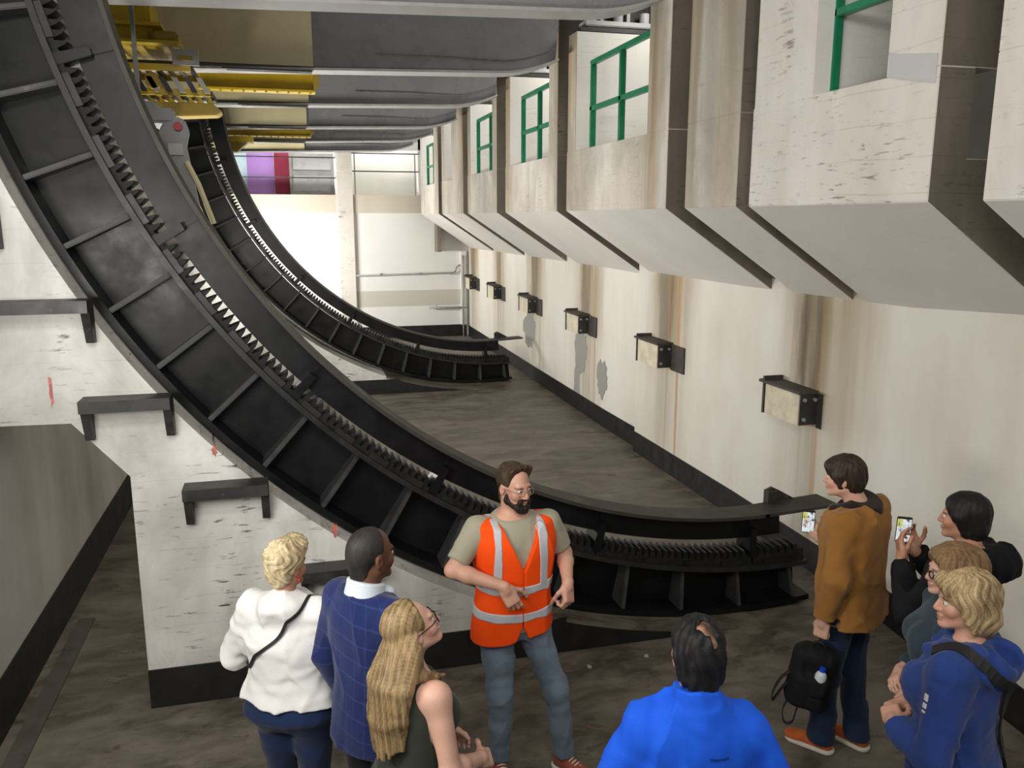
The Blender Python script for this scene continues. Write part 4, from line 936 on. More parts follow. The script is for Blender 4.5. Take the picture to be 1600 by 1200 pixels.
        def col(P):
            u, q = strand(P); w_ = .9 * wob(P, 10, 8); v = .45 + .16 * (np.sin(u * 2.1 + w_) + np.sin(u * 4.9 + 1.7 * w_ + 1) + np.sin(u * 11.3 + 2 * w_ + 2)) + .28 * wob(P * A_((1, 1, .3)), 60, 4) + .22 * wob(P * A_((1, 1, .25)), 210, 14)
            v = np.clip(v, 0, 1); return lo_c + (hi_c - lo_c) * v[:, None]
        return B.mesh(name, h or s.vox, VM['hair'], s.root, col, disp, s.pos)
    def finish(s): return s.root
from mathutils.bvhtree import BVHTree
def hug_ribbon(name, garment, pos, pts, width, thick, material, parent, lift=.002, dens=8, color=(.01, .01, .011)):
    """a strap that lies on the surface of a garment"""
    me = garment.data; tree = BVHTree.FromPolygons([v.co for v in me.vertices], [p.vertices for p in me.polygons])
    P = [A_(p) - pos for p in pts]; Q = []
    for i in range(len(P) - 1):
        for j in range(dens): Q.append(P[i] + (P[i + 1] - P[i]) * j / dens)
    Q.append(P[-1]); L = []; N = []
    for q in Q:
        lo, no, ix, ds = tree.find_nearest(Vector(q)); L.append(A_(lo)); N.append(A_(no))
    L = np.array(L); N = np.array(N)
    for _ in range(4): L[1:-1] = .5 * L[1:-1] + .25 * (L[:-2] + L[2:]); N[1:-1] = .5 * N[1:-1] + .25 * (N[:-2] + N[2:])
    N /= np.linalg.norm(N, axis=1)[:, None]; mm = MB(); rows = []
    for i in range(len(L)):
        t = L[min(i + 1, len(L) - 1)] - L[max(i - 1, 0)]; t /= np.linalg.norm(t) + 1e-9; b = np.cross(t, N[i]); b /= np.linalg.norm(b) + 1e-9
        c = L[i] + N[i] * (lift + .004); rows.append([c - b * width / 2 - N[i] * .004, c - b * width / 2 + N[i] * thick, c + b * width / 2 + N[i] * thick, c + b * width / 2 - N[i] * .004])
    mm.rings(rows); return mm.build(name, material, parent, smooth=False)
M['strap'] = paint('black_webbing', (0.008, 0.008, 0.009), 0.7, 0.2, 60)

def std_legs(p, w=.10, dx=0.0): p.legs((dx + w, .0), (dx - w, .02), (.12, 1), (-.15, 1))

# ---- the guide in the orange vest
p = Person('man with beard and glasses in an orange reflective vest, hands resting at his waist', (1.075, 4.05), (0.04, -1.0), 1.80, hdir=(0.42, -0.90, -0.06), skin='light', vox=.0048, sh=.19, hs=.915)
p.arms(1, (.335, .055, 1.225), (.105, .195, 1.165), (-.42, .22, -.85), (-.1, -.9, -.25), [.35, .5, .6, .7])
p.arms(-1, (-.285, .0, 1.22), (-.235, .185, 1.14), (.10, .42, -.9), (.55, -.75, -.2), [.9, .95, 1.0, 1.0])
p.legs((.085, .03), (-.265, .10), (.05, 1), (-.55, .85), (.09, .06, .50), (-.205, .10, .50))
def beard_tint(s, P, q, c): return c
p.body(); p.eyes()
def hp(B):
    k = p.kh; B.ell(p.Hd((0, -.020, .052)), A_((.0835, .104, .088)) * k, p.HR); B.cap(p.Hd((0, -.070, .02)), p.Hd((0, -.078, -.085)), .058 * k, .036 * k, .03)
    B.cap(p.Hd((-.05, .05, .10)), p.Hd((.05, .05, .10)), .03 * k, .03 * k, .03)
    for x in (1, -1): B.ell(p.Hd((x * .090, .006, -.022)), A_((.035, .030, .042)) * k, p.HR, .01, 's')
p.hair(hp, (.020, .012, .007), (.085, .052, .028), .0035, cuts=[((0, .080, .062), (0, 1, -.5)), ((0, .022, -.01), (0, 1, -.30))], flow=lambda q, P: q[:, 0] * 75 + q[:, 2] * 20)
def bp(B):
    k = p.kh
    for x in (1, -1):
        B.cap(p.Hd((x * .062, .012, -.035)), p.Hd((x * .055, .015, -.065)), .014 * k, .018 * k, .02); B.cap(p.Hd((x * .052, .012, -.066)), p.Hd((x * .022, .070, -.100)), .022 * k, .024 * k, .02)
    B.ell(p.Hd((0, .080, -.108)), A_((.034, .026, .030)) * k, p.HR, .02); B.cap(p.Hd((-.028, .088, -.056)), p.Hd((.028, .088, -.056)), .011 * k, .011 * k, .012)
    for x in (1, -1): B.cap(p.Hd((x * .028, .088, -.056)), p.Hd((x * .033, .078, -.09)), .012 * k, .016 * k, .015)
    B.ell(p.Hd((0, .104, -.0665)), A_((.021, .020, .0085)) * k, p.HR, .006, 's')
p.hair(bp, (.008, .006, .005), (.028, .019, .013), .0025, name='beard', h=.004)
p.glasses((.32, .24, .17), .0016)
p.top('t_shirt', .013, .86, (.36, .34, .25), .40, .016, amp=.004, neck=1.475)
tr = p.trousers((.145, .195, .245), .014, 1.0, cuff=.095, amp=.0075)
VT = p.T.copy(); VT = np.concatenate([[[.70, .168, .118, -.006]], VT[:-1]]); VT[0, 0] = .70; VT = VT[np.argsort(VT[:, 0])]; VT = VT[(VT[:, 0] < .71) | (VT[:, 0] > .85)]
VT[:, 1] += .052; VT[:, 2] += .040
def vest_sdf(off, B=None):
    B = B or Sdf(); k = p.k; T = VT.copy(); T[:, 1:3] += off; T[:, 0] *= k; T[:, 1:] *= k; B.loft(p.pos, p.R, T, .03)
    for sd in (1, -1): B.ell(p.W((sd * .13, -.006, 1.412)), A_((.100, .080, .056)) * k + off, p.R, .05)
    for sd in (1, -1): B.cap(p.W((sd * .308, .0, 1.36)), p.W((sd * .318, .0, 1.20)), .088 * k, .080 * k, .015, 's')
    def wedge(P):
        q = p.L(P); return np.where(q[:, 1] > .0, -(np.abs(q[:, 0] + .012) - np.maximum((q[:, 2] - 1.205) * .40, .0025)) * .9, -1.0)
    B.fn(wedge)
    def notch(P):
        q = p.L(P); return np.where(q[:, 1] > .0, -(np.abs(q[:, 0] + .012) - (.90 - q[:, 2]) * .45) * .9, -1.0)
    B.fn(notch); B.half(p.W((0, 0, .825)), (.15, 0, -1)); B.half(p.W((0, 0, 1.462)), (0, 0, 1)); B.cap(p.W((0, -.03, 1.40)), p.W((0, -.03, 1.55)), .082 * k, .10 * k, .01, 's'); return B
vf = folds(.006, 17, 11, .6)
vest = vest_sdf(0).mesh('safety_vest', .0045, VM['fluo'], p.root, (1.0, .085, .004), vf, p.pos)
VM['reflect'] = vmat('reflective_tape', 0.45, .06, 90)
def strip(keep, off=.004):
    B = vest_sdf(off); B.fn(lambda P: keep(p.L(P)), .002)
    B.mesh('reflective_strip', .0045, VM['reflect'], vest, (.52, .53, .56), vf, p.pos)
for zc, sl in ((1.105, .0), (.955, .0)):
    for sd in (1, -1): strip(lambda q, zc=zc, sd=sd: np.maximum(np.abs(q[:, 2] - zc - .06 * np.abs(q[:, 0])) - .024, -sd * (q[:, 0] + .012)))
for sd in (1, -1): strip(lambda q, sd=sd: np.maximum(np.abs(q[:, 0] - sd * (.118 + .10 * np.clip(1.30 - q[:, 2], -.1, .2) * .3)) - .024, 1.115 - q[:, 2]))
p.shoes((.32, .085, .055), (.66, .63, .56), (.66, .63, .56), (.75, .72, .68))

# ---- woman in the white top
p = Person('woman with short blond hair in a white hooded top and navy trousers, seen from behind', (-.09, 3.66), (.42, .91), 1.62, True, 1.30, hdir=(.72, .69, -.02), skin='olive', sh=.172)
p.arms(1, (.295, .06, 1.11), (.16, .27, 1.03), (-.35, .85, -.35), (-.8, -.2, -.4), .5)
p.arms(-1, (-.315, .02, 1.12), (-.15, .26, 1.05), (.5, .8, -.2), (.6, -.3, -.6), .5)
std_legs(p); p.body()
def hp(B):
    k = p.kh; B.ell(p.Hd((0, -.022, .056)), A_((.094, .108, .098)) * k, p.HR); B.ell(p.Hd((0, -.066, -.012)), A_((.074, .060, .085)) * k, p.HR, .03)
    B.ell(p.Hd((0, .06, .105)), A_((.07, .05, .045)) * k, p.HR, .03)
    for x in (1, -1): B.ell(p.Hd((x * .088, .01, -.03)), A_((.03, .03, .035)) * k, p.HR, .01, 's')
p.hair(hp, (.30, .205, .10), (.78, .66, .42), .007, cuts=[((0, .065, .05), (0, 1, -.5)), ((0, -.0, -.085), (0, .15, -1))], flow=lambda q, P: np.arctan2(q[:, 0], .02 - q[:, 1]) * 8 + 2.5 * np.sin(q[:, 2] * 45 + 20 * q[:, 0]), freq=50)
def ex(B):
    B.ell(p.W((0, -.045, 1.45)), A_((.120, .105, .075)) * p.k, p.R, .05); B.cap(p.W((.08, .06, 1.425)), p.W((.03, .12, 1.42)), .032, .03, .03); B.cap(p.W((-.08, .06, 1.425)), p.W((-.03, .12, 1.42)), .032, .03, .03)
g = p.top('hooded_top', .024, .965, (.74, .73, .71), .90, .020, amp=.009, neck=1.515, seed=3, extra=ex, flare=.008)
hug_ribbon('bag_strap', g, p.pos, [p.W(q) for q in ((-.23, .0, 1.10), (-.19, -.14, 1.14), (-.12, -.2, 1.22), (-.02, -.22, 1.31), (.06, -.17, 1.40), (.10, -.06, 1.46), (.12, .05, 1.45), (.12, .16, 1.36))], .014, .003, M['strap'], p.root)
p.trousers((.012, .028, .085), .016, 1.0, amp=.004, h=.007); p.shoes((.03, .03, .035))
mm = MB(); c = p.Hd((.082, -.005, -.045)) - p.pos; mm.tube([c + A_((0, 0, .012)), c], .003, 6); mm.tube([c + A_((0, 0, .0)), c - A_((0, 0, .012)), c - A_((0, 0, .022))], [.003, .007, .003], 8); mm.build('earring', M['red'], p.root, smooth=True)

# ---- man in the blue blazer
p = Person('man with close-cropped hair in a navy checked blazer over a white collar', (.25, 3.34), (.80, .60), 1.775, hdir=(.86, .50, .02), skin='dark', sh=.175)
p.arms(1, (.265, -.03, 1.12), (.245, .06, .86), (.0, .15, -1), (-1, .1, 0), .35); p.arms(-1, (-.265, -.03, 1.12), (-.245, .06, .86), (.0, .15, -1), (1, .1, 0), .35)
std_legs(p); p.body(); p.eyes()
def hp(B):
    k = p.kh; B.ell(p.Hd((0, -.017, .046)), A_((.0785, .1005, .0875)) * k, p.HR); B.cap(p.Hd((0, -.062, .0)), p.Hd((0, -.060, -.055)), .056 * k, .050 * k, .03)
    for x in (1, -1): B.ell(p.Hd((x * .085, .004, -.012)), A_((.022, .026, .040)) * k, p.HR, .006, 's')
p.hair(hp, (.020, .017, .016), (.040, .034, .031), .0006, cuts=[((0, .062, .056), (0, 1, -.35)), ((0, .01, -.02), (0, 1, -.15)), ((0, 0, -.085), (0, .2, -1))])
def plaid(P):
    q = p.L(P); c = np.tile(A_((.010, .020, .098)), (len(P), 1)) * (1 + .18 * wob(P, 14, 3))[:, None]
    th = np.arctan2(q[:, 0], q[:, 1]) * .2 + q[:, 2] * .06; z = q[:, 2] + .03 * np.sin(np.arctan2(q[:, 0], q[:, 1]) * 1.0)
    l1 = np.exp(-(((z / .085) % 1 - .5) / .035) ** 2); l2 = np.exp(-(((th / .075) % 1 - .5) / .04) ** 2)
    return c + np.clip(l1 + l2 * .7, 0, 1)[:, None] * A_((.028, .045, .11)) * (.5 + .3 * wob(P, 9, 5))[:, None]
def exb(B):
    for sd in (1, -1): B.cap(p.W((sd * .105, -.03, 1.44)), p.W((sd * .19, -.01, 1.405)), .045, .05, .03)
g = p.top('blazer', .026, .79, plaid, .96, .018, amp=.006, neck=1.487, seed=8, extra=exb, h=.0052)
B = Sdf(); B.cap(p.W((0, -.022, 1.44)), p.W((0, -.012, 1.52)), .094, .080, .02); B.cap(p.W((-.05, .06, 1.455)), p.W((.05, .06, 1.455)), .035, .035, .02); B.cap(p.W((0, .09, 1.43)), p.W((0, .13, 1.32)), .05, .045, .03); B.half(p.W((0, 0, 1.522)), p.R @ A_((0, .35, 1))); B.mesh('shirt_collar', .005, VM['cloth'], p.root, (.62, .68, .74), None, p.pos)
p.trousers((.008, .008, .010), .014, 1.0, mt='cloth', h=.007); p.shoes((.02, .015, .012))

# ---- woman with long hair looking up
p = Person('woman with long blond hair and glasses in a dark green sleeveless top, looking up', (.365, 2.86), (.86, .50), 1.67, True, 1.05, hdir=(.86, .22, .42), hoff=(0, -.01, .0), skin='pale', vox=.0048)
p.arms(1, (.225, .0, 1.12), (.15, .225, 1.02), (-.3, .8, -.5), (-.7, -.1, -.6), .45); p.arms(-1, (-.225, .0, 1.12), (-.12, .22, 1.03), (.4, .8, -.4), (.6, -.2, -.6), .45)
std_legs(p); p.body(); p.eyes((.10, .14, .16))
p.glasses((.015, .015, .018), .0022)
def hp(B):
    k = p.kh; B.ell(p.Hd((0, -.022, .050)), A_((.083, .104, .090)) * k, p.HR)
    B.ell(p.Hd((0, -.060, -.035)), A_((.066, .052, .085)) * k, p.HR, .03)
    hb = p.L(p.Hd((0, -.10, .045))[None])[0]; bk = p.L(p.Hd((0, -.09, -.03))[None])[0]
    r_ = random.Random(5)
    for i in range(13):
        u = -1 + 2 * i / 12; a = A_((u * .068, hb[1] + .020 + .050 * u * u, hb[2] - .01)); z1 = 1.13 + .05 * abs(u) + .03 * r_.random()
        b = A_((u * .098, -.155 + .055 * u * u, 1.44)); e = A_((u * .095 + .01 * r_.random(), -.172 + .05 * u * u, z1))
        B.chain([p.W(a), p.W(b), p.W((b + e) / 2 + A_((0, -.008, 0))), p.W(e)], [.028, .024, .019, .007], .016)
    for x in (1, -1):       # locks falling over the shoulder
        a = p.L(p.Hd((x * .070, -.035, -.015))[None])[0]
        B.chain([p.W(a), p.W((x * .092, -.035, 1.475)), p.W((x * .105, .03, 1.45)), p.W((x * .10, .095, 1.43))], [.022, .022, .014, .005], .02)
    for x in (1, -1): B.ell(p.Hd((x * .090, .004, -.014)), A_((.034, .030, .042)) * k, p.HR, .008, 's')
p.hair(hp, (.125, .078, .036), (.44, .30, .145), .0022, cuts=[((0, .040, .06), (0, 1, -.10))], flow=lambda q, P: p.L(P)[:, 0] * 110 + p.L(P)[:, 1] * 45 + 1.0 * np.sin(p.L(P)[:, 2] * 14), freq=60)
p.top('sleeveless_top', .016, .80, (.030, .036, .024), 0, .0, amp=.004, neck=1.455, seed=12, h=.0055)
p.trousers((.02, .02, .025), .010, .98, h=.007); p.shoes((.03, .03, .03))

# ---- man in the bright blue jacket
p = Person('man with thinning black hair in a bright blue jacket, seen from behind in the foreground', (1.23, 2.27), (.30, .955), 1.76, hdir=(.10, .99, -.06), skin='tan', vox=.0055, sh=.172, shz=1.37)
p.arms(1, (.295, -.02, 1.13), (.25, .12, .90), (-.1, .4, -.9), (-1, .1, 0), .4); p.arms(-1, (-.295, -.02, 1.13), (-.25, .12, .90), (.1, .4, -.9), (1, .1, 0), .4)
std_legs(p)
def thin(s_, P, q, c):
    v = np.clip(.55 + .9 * wob(P, 70, 31) + .3 * wob(P, 150, 32), 0, 1) * (q[:, 2] > .02) * (q[:, 1] < .06)
    return c * (1 - .86 * v[:, None])
p.body(thin)
def hp(B):
    k = p.kh; B.ell(p.Hd((0, -.018, .050)), A_((.086, .106, .092)) * k, p.HR); B.cap(p.Hd((0, -.066, .0)), p.Hd((0, -.066, -.075)), .062 * k, .052 * k, .03)
    for x in (1, -1): B.cap(p.Hd((x * .05, -.03, -.005)), p.Hd((x * .05, -.045, -.06)), .038 * k, .032 * k, .03); B.ell(p.Hd((x * .094, .002, -.014)), A_((.030, .028, .042)) * k, p.HR, .006, 's')
    B.ell(p.Hd((.012, -.070, .128)), A_((.028, .036, .034)) * k, p.HR, .02, 's'); B.ell(p.Hd((.030, -.104, .090)), A_((.018, .020, .030)) * k, p.HR, .02, 's')
p.hair(hp, (.004, .004, .005), (.016, .014, .014), .006, cuts=[((0, .075, .055), (0, 1, -.45)), ((0, .015, -.02), (0, 1, -.2))], freq=60)
def exj(B):
    B.cap(p.W((0, -.030, 1.44)), p.W((0, -.022, 1.535)), .088, .080, .02); 
g = p.top('jacket', .022, .80, (.012, .115, .80), 1.0 * .97, .018, 'nylon', .009, neck=1.52, seed=21, extra=exj, h=.0055)
fc = bpy.data.curves.new('jacket_lettering', 'FONT'); fc.body = 'Thinmact'; fc.size = .017; fc.extrude = .0006; fc.align_x = 'CENTER'
to = bpy.data.objects.new('t', fc); COL.objects.link(to); bpy.context.view_layer.update()
dg = bpy.context.evaluated_depsgraph_get(); tm = bpy.data.meshes.new_from_object(to.evaluated_get(dg)); bpy.data.objects.remove(to)
me = g.data; tree = BVHTree.FromPolygons([v.co for v in me.vertices], [q.vertices for q in me.polygons])
for v in tm.vertices:
    x, y, z = v.co; o_ = Vector(p.R @ A_((.060 + x * 1.0, -.6, 1.345 + y + x * .12)) * 1.0); d_ = Vector(p.R @ A_((0, 1, 0))); hit = tree.ray_cast(o_, d_)
    if hit[0] is not None: v.co = hit[0] - d_ * (.0022 + z)
tm.materials.clear(); tm.materials.append(paint('navy_print', (.004, .022, .14), .6, .05)); to = bpy.data.objects.new('lettering', tm); COL.objects.link(to); to.parent = p.root
p.trousers((.03, .032, .04), .014, 1.0, h=.008, mt='cloth'); p.shoes((.03, .03, .03))

# ---- young man in the brown jacket
p = Person('young man in a tan canvas jacket and blue jeans holding a phone and backpack', (2.955, 3.73), (-.50, .865), 1.79, hdir=(-.66, .75, -.02), hoff=(-.05, .04, -.008), skin='pale', vox=.0052, sh=.195, hs=.925)
p.arms(-1, (-.265, -.03, 1.13), (-.255, .03, .875), (.02, .10, -1), (.9, .1, -.2), [1.0, 1.0, 1.0, 1.0]); p.arms(1, (.27, .08, 1.13), (.225, .30, 1.13), (-.12, .55, .8), (-.75, -.45, .1), [.35, .5, .65, .75])
p.legs((.105, -.06), (-.075, .07), (.1, 1), (-.12, 1)); p.body(); p.eyes()
def hp(B):
    k = p.kh; B.ell(p.Hd((0, -.014, .050)), A_((.090, .110, .096)) * k, p.HR); B.ell(p.Hd((0, -.056, -.012)), A_((.074, .062, .078)) * k, p.HR, .03)
    for x in (1, -1): B.cap(p.Hd((x * .064, .022, .02)), p.Hd((x * .068, .004, -.036)), .027 * k, .014 * k, .03)
    B.ell(p.Hd((0, .072, .065)), A_((.066, .040, .038)) * k, p.HR, .03)
p.hair(hp, (.014, .008, .0055), (.060, .034, .022), .0045, cuts=[((0, .085, .028), (0, 1, -.9))], freq=55)
def excj(B):
    for sd in (1, -1): B.cap(p.W((sd * .08, -.02, 1.44)), p.W((sd * .17, -.01, 1.40)), .055, .06, .04)
g = p.top('canvas_jacket', .046, .825, lambda P: np.tile(A_((.30, .135, .030)), (len(P), 1)) * (1 + .16 * wob(P, 12, 4))[:, None], .95, .026, 'canvas', .010, neck=1.47, seed=31, flare=.02, extra=excj, h=.0055)
B = Sdf(); B.cap(p.W((0, -.035, 1.455)), p.W((0, -.028, 1.515)), .098, .090, .02); B.chain([p.W((.085, .0, 1.485)), p.W((.06, .10, 1.43)), p.W((.02, .14, 1.40))], [.022, .026, .016], .02); B.chain([p.W((-.085, .0, 1.485)), p.W((-.06, .10, 1.43)), p.W((-.02, .14, 1.40))], [.022, .026, .016], .02)
B.half(p.W((0, 0, 1.525)), (0, -.35, 1)); B.mesh('jacket_collar', .005, VM['cloth'], p.root, (.022, .013, .009), None, p.pos)
tr = p.trousers((.014, .030, .068), .016, 1.0, cuff=.06, flare=.012, amp=.006)
hug_ribbon('belt', tr, p.pos, [p.W((.19 * math.sin(a), -.14 * math.cos(a), .965)) for a in [2 * PI * i / 16 for i in range(17)]], .032, .003, paint('leather_belt', (.10, .022, .012), .5, .2, 30), p.root)
p.shoes((.50, .12, .03), (.70, .66, .58)); brown = p

# ---- dark-haired person in black
p = Person('person with black hair in a black hooded jacket holding up a phone with both hands', (3.135, 3.15), (-.42, .91), 1.735, hdir=(-.62, .78, .0), skin='tan', vox=.0055, sh=.185)
p.arms(-1, (-.215, .15, 1.13), (-.065, .275, 1.34), (.18, .30, .93), (.62, -.62, .1), [.3, .45, .6, .7]); p.arms(1, (.225, .13, 1.15), (.085, .285, 1.35), (-.18, .30, .93), (-.62, -.62, .1), [.4, .5, .6, .7])
std_legs(p); p.body(); p.eyes()
def hp(B):
    k = p.kh; B.ell(p.Hd((0, -.018, .050)), A_((.094, .112, .096)) * k, p.HR); B.ell(p.Hd((0, -.060, -.030)), A_((.080, .064, .085)) * k, p.HR, .03)
    for x in (1, -1): B.cap(p.Hd((x * .066, .005, .02)), p.Hd((x * .066, -.02, -.06)), .030 * k, .020 * k, .03)
p.hair(hp, (.003, .003, .0035), (.010, .0095, .010), .003, cuts=[((0, .072, .040), (0, 1, -.6))], freq=60)
def exk(B):
    B.ell(p.W((.06, -.13, 1.42)), A_((.135, .095, .095)) * p.k, p.R, .04)
p.top('hooded_jacket', .034, .78, (.0045, .0045, .006), .95, .024, 'nylon', .009, neck=1.52, seed=41, extra=exk, flare=.02)
p.trousers((.03, .055, .09), .016, 1.0, h=.007); p.shoes((.02, .02, .02)); black = p

# ---- woman with auburn hair
p = Person('woman with full light brown hair in a slate fleece, half hidden behind the blue hoodie', (2.80, 2.86), (-.86, .50), 1.61, True, 1.12, hdir=(-.93, .36, .0), skin='pale', vox=.0055)
p.arms(-1, (-.255, .0, 1.10), (-.165, .165, 1.0), (.85, .45, -.2), (.6, -.3, -.6), .5); p.arms(1, (.255, -.01, 1.10), (.15, .165, 1.0), (-.85, .45, -.2), (-.6, -.3, -.6), .5)
std_legs(p); p.body(); p.eyes(); p.glasses((.012, .012, .012), .0026)
def hp(B):
    k = p.kh; B.ell(p.Hd((0, -.040, .048)), A_((.128, .150, .112)) * k, p.HR); B.ell(p.Hd((0, -.095, -.055)), A_((.132, .115, .115)) * k, p.HR, .03)
    for x in (1, -1): B.cap(p.Hd((x * .088, .0, .02)), p.Hd((x * .098, -.02, -.10)), .036 * k, .032 * k, .03)
p.hair(hp, (.13, .068, .026), (.36, .22, .10), .005, cuts=[((0, .062, .03), (0, 1, -.55))], freq=55)
p.top('fleece', .028, .78, (.030, .052, .072), .95, .022, 'cloth', .008, neck=1.48, seed=51, h=.006)
p.trousers((.02, .022, .03), .012, 1.0, h=.008); p.shoes((.03, .03, .03))

# ---- woman in the blue hoodie
p = Person('woman with blond hair in a blue hoodie with black shoulder strap, hands clasped', (2.46, 2.42), (-.52, .855), 1.72, True, 1.12, hdir=(-.90, .42, .0), skin='light', vox=.005, sh=.168)
p.arms(-1, (-.275, .0, 1.08), (-.14, .195, 1.085), (.85, .45, .1), (.6, -.1, -.75), [.5, .55, .6, .65]); p.arms(1, (.235, .02, 1.09), (.06, .205, 1.095), (-.85, .45, -.15), (-.4, -.2, -.9), [.6, .65, .7, .7])
std_legs(p); p.body(); p.eyes()
def hp(B):
    k = p.kh; B.ell(p.Hd((0, -.022, .048)), A_((.098, .116, .100)) * k, p.HR); B.ell(p.Hd((0, -.070, -.045)), A_((.088, .072, .095)) * k, p.HR, .03)
    for x in (1, -1): B.cap(p.Hd((x * .074, .014, .03)), p.Hd((x * .080, -.015, -.085)), .030 * k, .024 * k, .03)
    B.ell(p.Hd((0, .070, .080)), A_((.068, .040, .036)) * k, p.HR, .03)
p.hair(hp, (.16, .095, .042), (.66, .49, .26), .0065, cuts=[((0, .078, .03), (0, 1, -.75))], flow=lambda q, P: np.arctan2(q[:, 0], .02 - q[:, 1]) * 10 + 1.6 * np.sin(q[:, 2] * 38 + 14 * q[:, 0]), freq=48)
def exh(B):
    B.ell(p.W((0, -.125, 1.42)), A_((.130, .080, .080)) * p.k, p.R, .05); B.chain([p.W((-.11, -.06, 1.455)), p.W((-.105, .04, 1.45)), p.W((-.05, .12, 1.41))], [.045, .036, .026], .03); B.chain([p.W((.11, -.06, 1.455)), p.W((.105, .04, 1.45)), p.W((.05, .12, 1.41))], [.045, .036, .026], .03)
    B.cap(p.W((0, -.15, 1.47)), p.W((0, -.13, 1.55)), .05, .06, .02, 's')
g = p.top('hoodie', .030, .84, (.020, .050, .215), .93, .026, 'cloth', .009, neck=1.50, seed=61, extra=exh, h=.0055)
hug_ribbon('shoulder_strap', g, p.pos, [p.W(q) for q in ((-.13, .06, 1.44), (-.125, -.05, 1.46), (-.08, -.22, 1.36), (-.02, -.24, 1.25), (.04, -.24, 1.12), (.10, -.22, 1.0), (.16, -.17, .90))], .042, .004, M['strap'], p.root, .006)
B_ = MB()
wl = paint('white_print', (.7, .7, .7), .7, .05)
for (za, zb, xo) in ((1.30, 1.325, -.262), (1.272, 1.29, -.266), (1.255, 1.262, -.27)):
    hug_ribbon('sleeve_print', g, p.pos, [p.W((xo, .045, (za + zb) / 2)), p.W((xo, .075, (za + zb) / 2))], zb - za, .001, wl, p.root, .001, 4)
p.trousers((.03, .04, .06), .014, 1.0, h=.008); p.shoes((.03, .03, .03)); hoodie = p

# ---- things held: phones, backpack, bottle
def screen_mat(name, seed):
    m = mat(name, (.02, .02, .02), .2); t = NT(m); v = t.coord((14, 14, 9), 'Object', (0, .5, 0)); n = t.noise(v, 1.1, 3, .5, 1.2)
    c = t.ramp(n, [(.40, (.03, .03, .035)), (.46, (.55, .58, .60)), (.6, (.85, .9, .95)), (.66, (.25, .26, .28))])
    P = t.sep(t.coord()); y = t.math('MULTIPLY', t.math('LESS_THAN', P[0], -.008), t.math('GREATER_THAN', P[2], .018))
    c = t.mix(t.math('MULTIPLY', y, t.ramp(t.noise(t.coord((60, 60, 60)), 1, 3), [(.45, 0.0), (.55, 1.0)])), c, (.55, .58, .08))
    t.b.inputs['Base Color'].default_value = (.02, .02, .02, 1); t.l(c, t.b.inputs['Emission Color']); t.b.inputs['Emission Strength'].default_value = .95; return m
def phone(loc, face, tilt, label, sc):
    f = A_((face[0], face[1], 0)); f /= np.linalg.norm(f); r = np.cross(f, (0, 0, 1))
    o = MB().box((-.037, -.0042, -.076), (.037, .0042, .076)).build('phone', M['dark'], bevel=.004); tag(o, label, 'phone', 'phones held up')
    o.matrix_world = Matrix(((r[0], f[0], 0, loc[0]), (r[1], f[1], 0, loc[1]), (0, 0, 1, loc[2]), (0, 0, 0, 1))) @ Matrix.Rotation(tilt, 4, 'X')
    s_ = MB().box((-.0335, -.0052, -.068), (.0335, -.0043, .064)).build('screen', screen_mat('lit_screen', sc), o)
    return o
a = brown.arm[1]; phone(a['Wr'] + (a['hd'] / np.linalg.norm(a['hd'])) * .105 + brown.R @ A_((-.030, -.005, .015)), (.50, .865), .15, 'phone with lit screen in the hand of the young man in the tan jacket', 1)
a = black.arm[-1]; b = black.arm[1]; phone((a['Wr'] + b['Wr']) / 2 + black.R @ A_((0, .035, .125)), (.52, .85), .15, 'phone with bright screen held in both hands by the person in black', 2)

a = brown.arm[-1]; hb = a['Wr'] + a['hd'] / np.linalg.norm(a['hd']) * .135
rt = empty('backpack', tuple(hb - A_((0, 0, .42))), 'black backpack hanging by its handle from the hand of the young man', 'backpack'); bo = A_(rt.location)
fr_ = A_((-.55, -.83, 0)); rr_ = A_((.83, -.55, 0)); RB = np.stack([rr_, fr_, A_((0, 0, 1))], 1)
tl = 0.16; Rt = np.array([[math.cos(tl), 0, math.sin(tl)], [0, 1, 0], [-math.sin(tl), 0, math.cos(tl)]]); RB = RB @ Rt
top = hb - A_((0, 0, .03)); cb = top - RB[:, 2] * .185
B = Sdf(); B.box(cb, (.118, .075, .175), RB, .055, .03); B.box(cb + RB[:, 1] * .06 - RB[:, 2] * .06, (.092, .05, .10), RB, .035, .03); B.ell(cb + RB[:, 2] * .13, (.105, .075, .06), RB, .03)
B.mesh('pack_body', .006, VM['nylon'], rt, (.006, .006, .007), folds(.006, 30, 71, .8), bo)
mm = MB(); mm.tube([tuple(top - bo + RB[:, 0] * x + A_((0, 0, z))) for x, z in ((-.035, -.02), (-.03, .02), (0, .034), (.03, .02), (.035, -.02))], .008, 8); mm.build('handle', M['strap'], rt, smooth=True)
def strap_loop(pts, w_, nm):
    mm = MB(); rows = []; P = [A_(q) for q in pts]; S_ = []
    for i in range(len(P) - 1):
        for j in range(6):
            t = j / 6; p0, p1, p2, p3 = P[max(i - 1, 0)], P[i], P[i + 1], P[min(i + 2, len(P) - 1)]
            S_.append(.5 * (2 * p1 + (p2 - p0) * t + (2 * p0 - 5 * p1 + 4 * p2 - p3) * t * t + (3 * p1 - p0 - 3 * p2 + p3) * t ** 3))
    S_.append(P[-1])
    for i, q in enumerate(S_):
        d = S_[min(i + 1, len(S_) - 1)] - S_[max(i - 1, 0)]; d /= np.linalg.norm(d); n = np.cross(d, RB[:, 1]); n /= np.linalg.norm(n) + 1e-9; v = np.cross(d, n)
        rows.append([q - v * w_ - n * .003, q + v * w_ - n * .003, q + v * w_ + n * .003, q - v * w_ + n * .003])
    mm.rings([[tuple(c - bo) for c in r] for r in rows]); return mm.build(nm, M['strap'], rt)
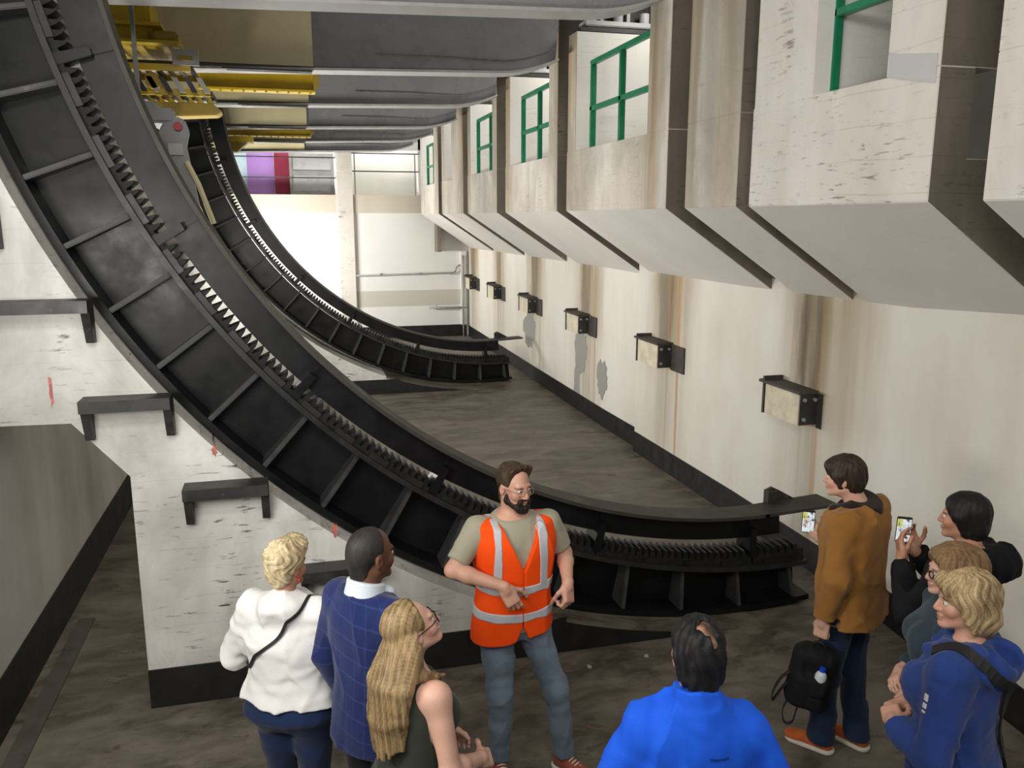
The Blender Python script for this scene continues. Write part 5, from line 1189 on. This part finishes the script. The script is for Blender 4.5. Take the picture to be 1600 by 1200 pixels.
strap_loop([cb + RB @ A_(q) for q in ((-.10, .02, .02), (-.15, .03, -.04), (-.175, .03, -.14), (-.165, .03, -.19), (-.14, .03, -.12), (-.11, .02, -.05))], .018, 'shoulder_strap')
strap_loop([cb + RB @ A_(q) for q in ((-.08, .0, -.15), (-.10, .01, -.24), (-.075, .01, -.315), (-.035, .01, -.30), (-.03, .01, -.22), (-.02, .0, -.16))], .011, 'shoulder_strap')
bt = cb + RB @ A_((.035, .098, .045)); 
mm = MB(); mm.tube([bt - RB[:, 2] * .09, bt + RB[:, 2] * .03, bt + RB[:, 2] * .045, bt + RB[:, 2] * .056], [.031, .031, .024, .013], 18)
ob = mm.build('water_bottle', mat('clear_bottle', (.55, .6, .65), .12), smooth=True); tag(ob, 'clear water bottle with blue cap in the side pocket of the black backpack', 'bottle'); ob['label'] = 'water bottle with a blue cap in the pocket of the black backpack'
mm = MB(); mm.tube([bt + RB[:, 2] * .056, bt + RB[:, 2] * .076], [.0165, .0165], 16); mm.build('cap', paint('blue_cap', (.01, .06, .55), .4, .05), ob)
B = Sdf(); B.box(bt - RB[:, 2] * .045, (.042, .036, .055), RB, .02, .01); B.mesh('bottle_pocket', .006, VM['nylon'], rt, (.007, .007, .008), folds(.004, 40, 72, .8), bo)

# ------------------------------------------------------------------ bits of litter on the floor
rl = random.Random(11); LM = [paint('dry_leaf', (.22, .10, .035), .8, .3, 30), paint('paper_scrap', (.55, .53, .48), .8, .1, 30), paint('paint_flake', (.42, .40, .36), .8, .1, 30)]
FL = [(1.93, 3.86), (1.99, 3.70), (2.34, 4.35), (2.52, 4.30), (2.60, 4.22), (1.62, 4.30), (1.45, 4.55), (2.15, 4.62), (1.72, 3.55), (2.75, 4.70), (2.47, 4.13), (1.30, 3.60), (1.86, 4.95), (1.72, 5.02), (2.30, 4.98), (-.85, 3.95), (-.78, 3.86), (-.70, 3.92), (-.92, 3.82)]
PL = ['beside the feet of the man in the orange vest', 'on the floor in front of the near rack', 'on the open floor right of the man in the orange vest']
for i, (x, y) in enumerate(FL):
    n_ = rl.randint(5, 8); s_ = rl.uniform(.012, .03); a0 = rl.random() * 6; el = rl.uniform(.35, .8); ro = rl.random() * 3; paper = x < 0
    if paper: s_ *= 1.8
    pts = [(math.cos(a0 + 2 * PI * j / n_) * s_ * rl.uniform(.7, 1.2), math.sin(a0 + 2 * PI * j / n_) * s_ * el * rl.uniform(.7, 1.2)) for j in range(n_)]
    V = [(px, py, .001) for px, py in pts] + [(px * .92, py * .92, .004 + .010 * rl.random()) for px, py in pts]
    F = [list(range(n_))[::-1], list(range(n_, 2 * n_))] + [(j, (j + 1) % n_, n_ + (j + 1) % n_, n_ + j) for j in range(n_)]
    o = MB().add(V, F).build('paper_scrap' if paper else 'dry_flake', LM[1] if paper else LM[rl.choice((0, 0, 2))]); o.location = (x, y, 0); o.rotation_euler = (0, 0, ro)
    tag(o, 'pale crumpled paper scrap on the floor near the left pier' if paper else 'small dry flake of debris lying on the dark floor', 'scrap' if paper else 'flake', 'pale paper scraps by the pier' if paper else 'dry flakes on the floor')
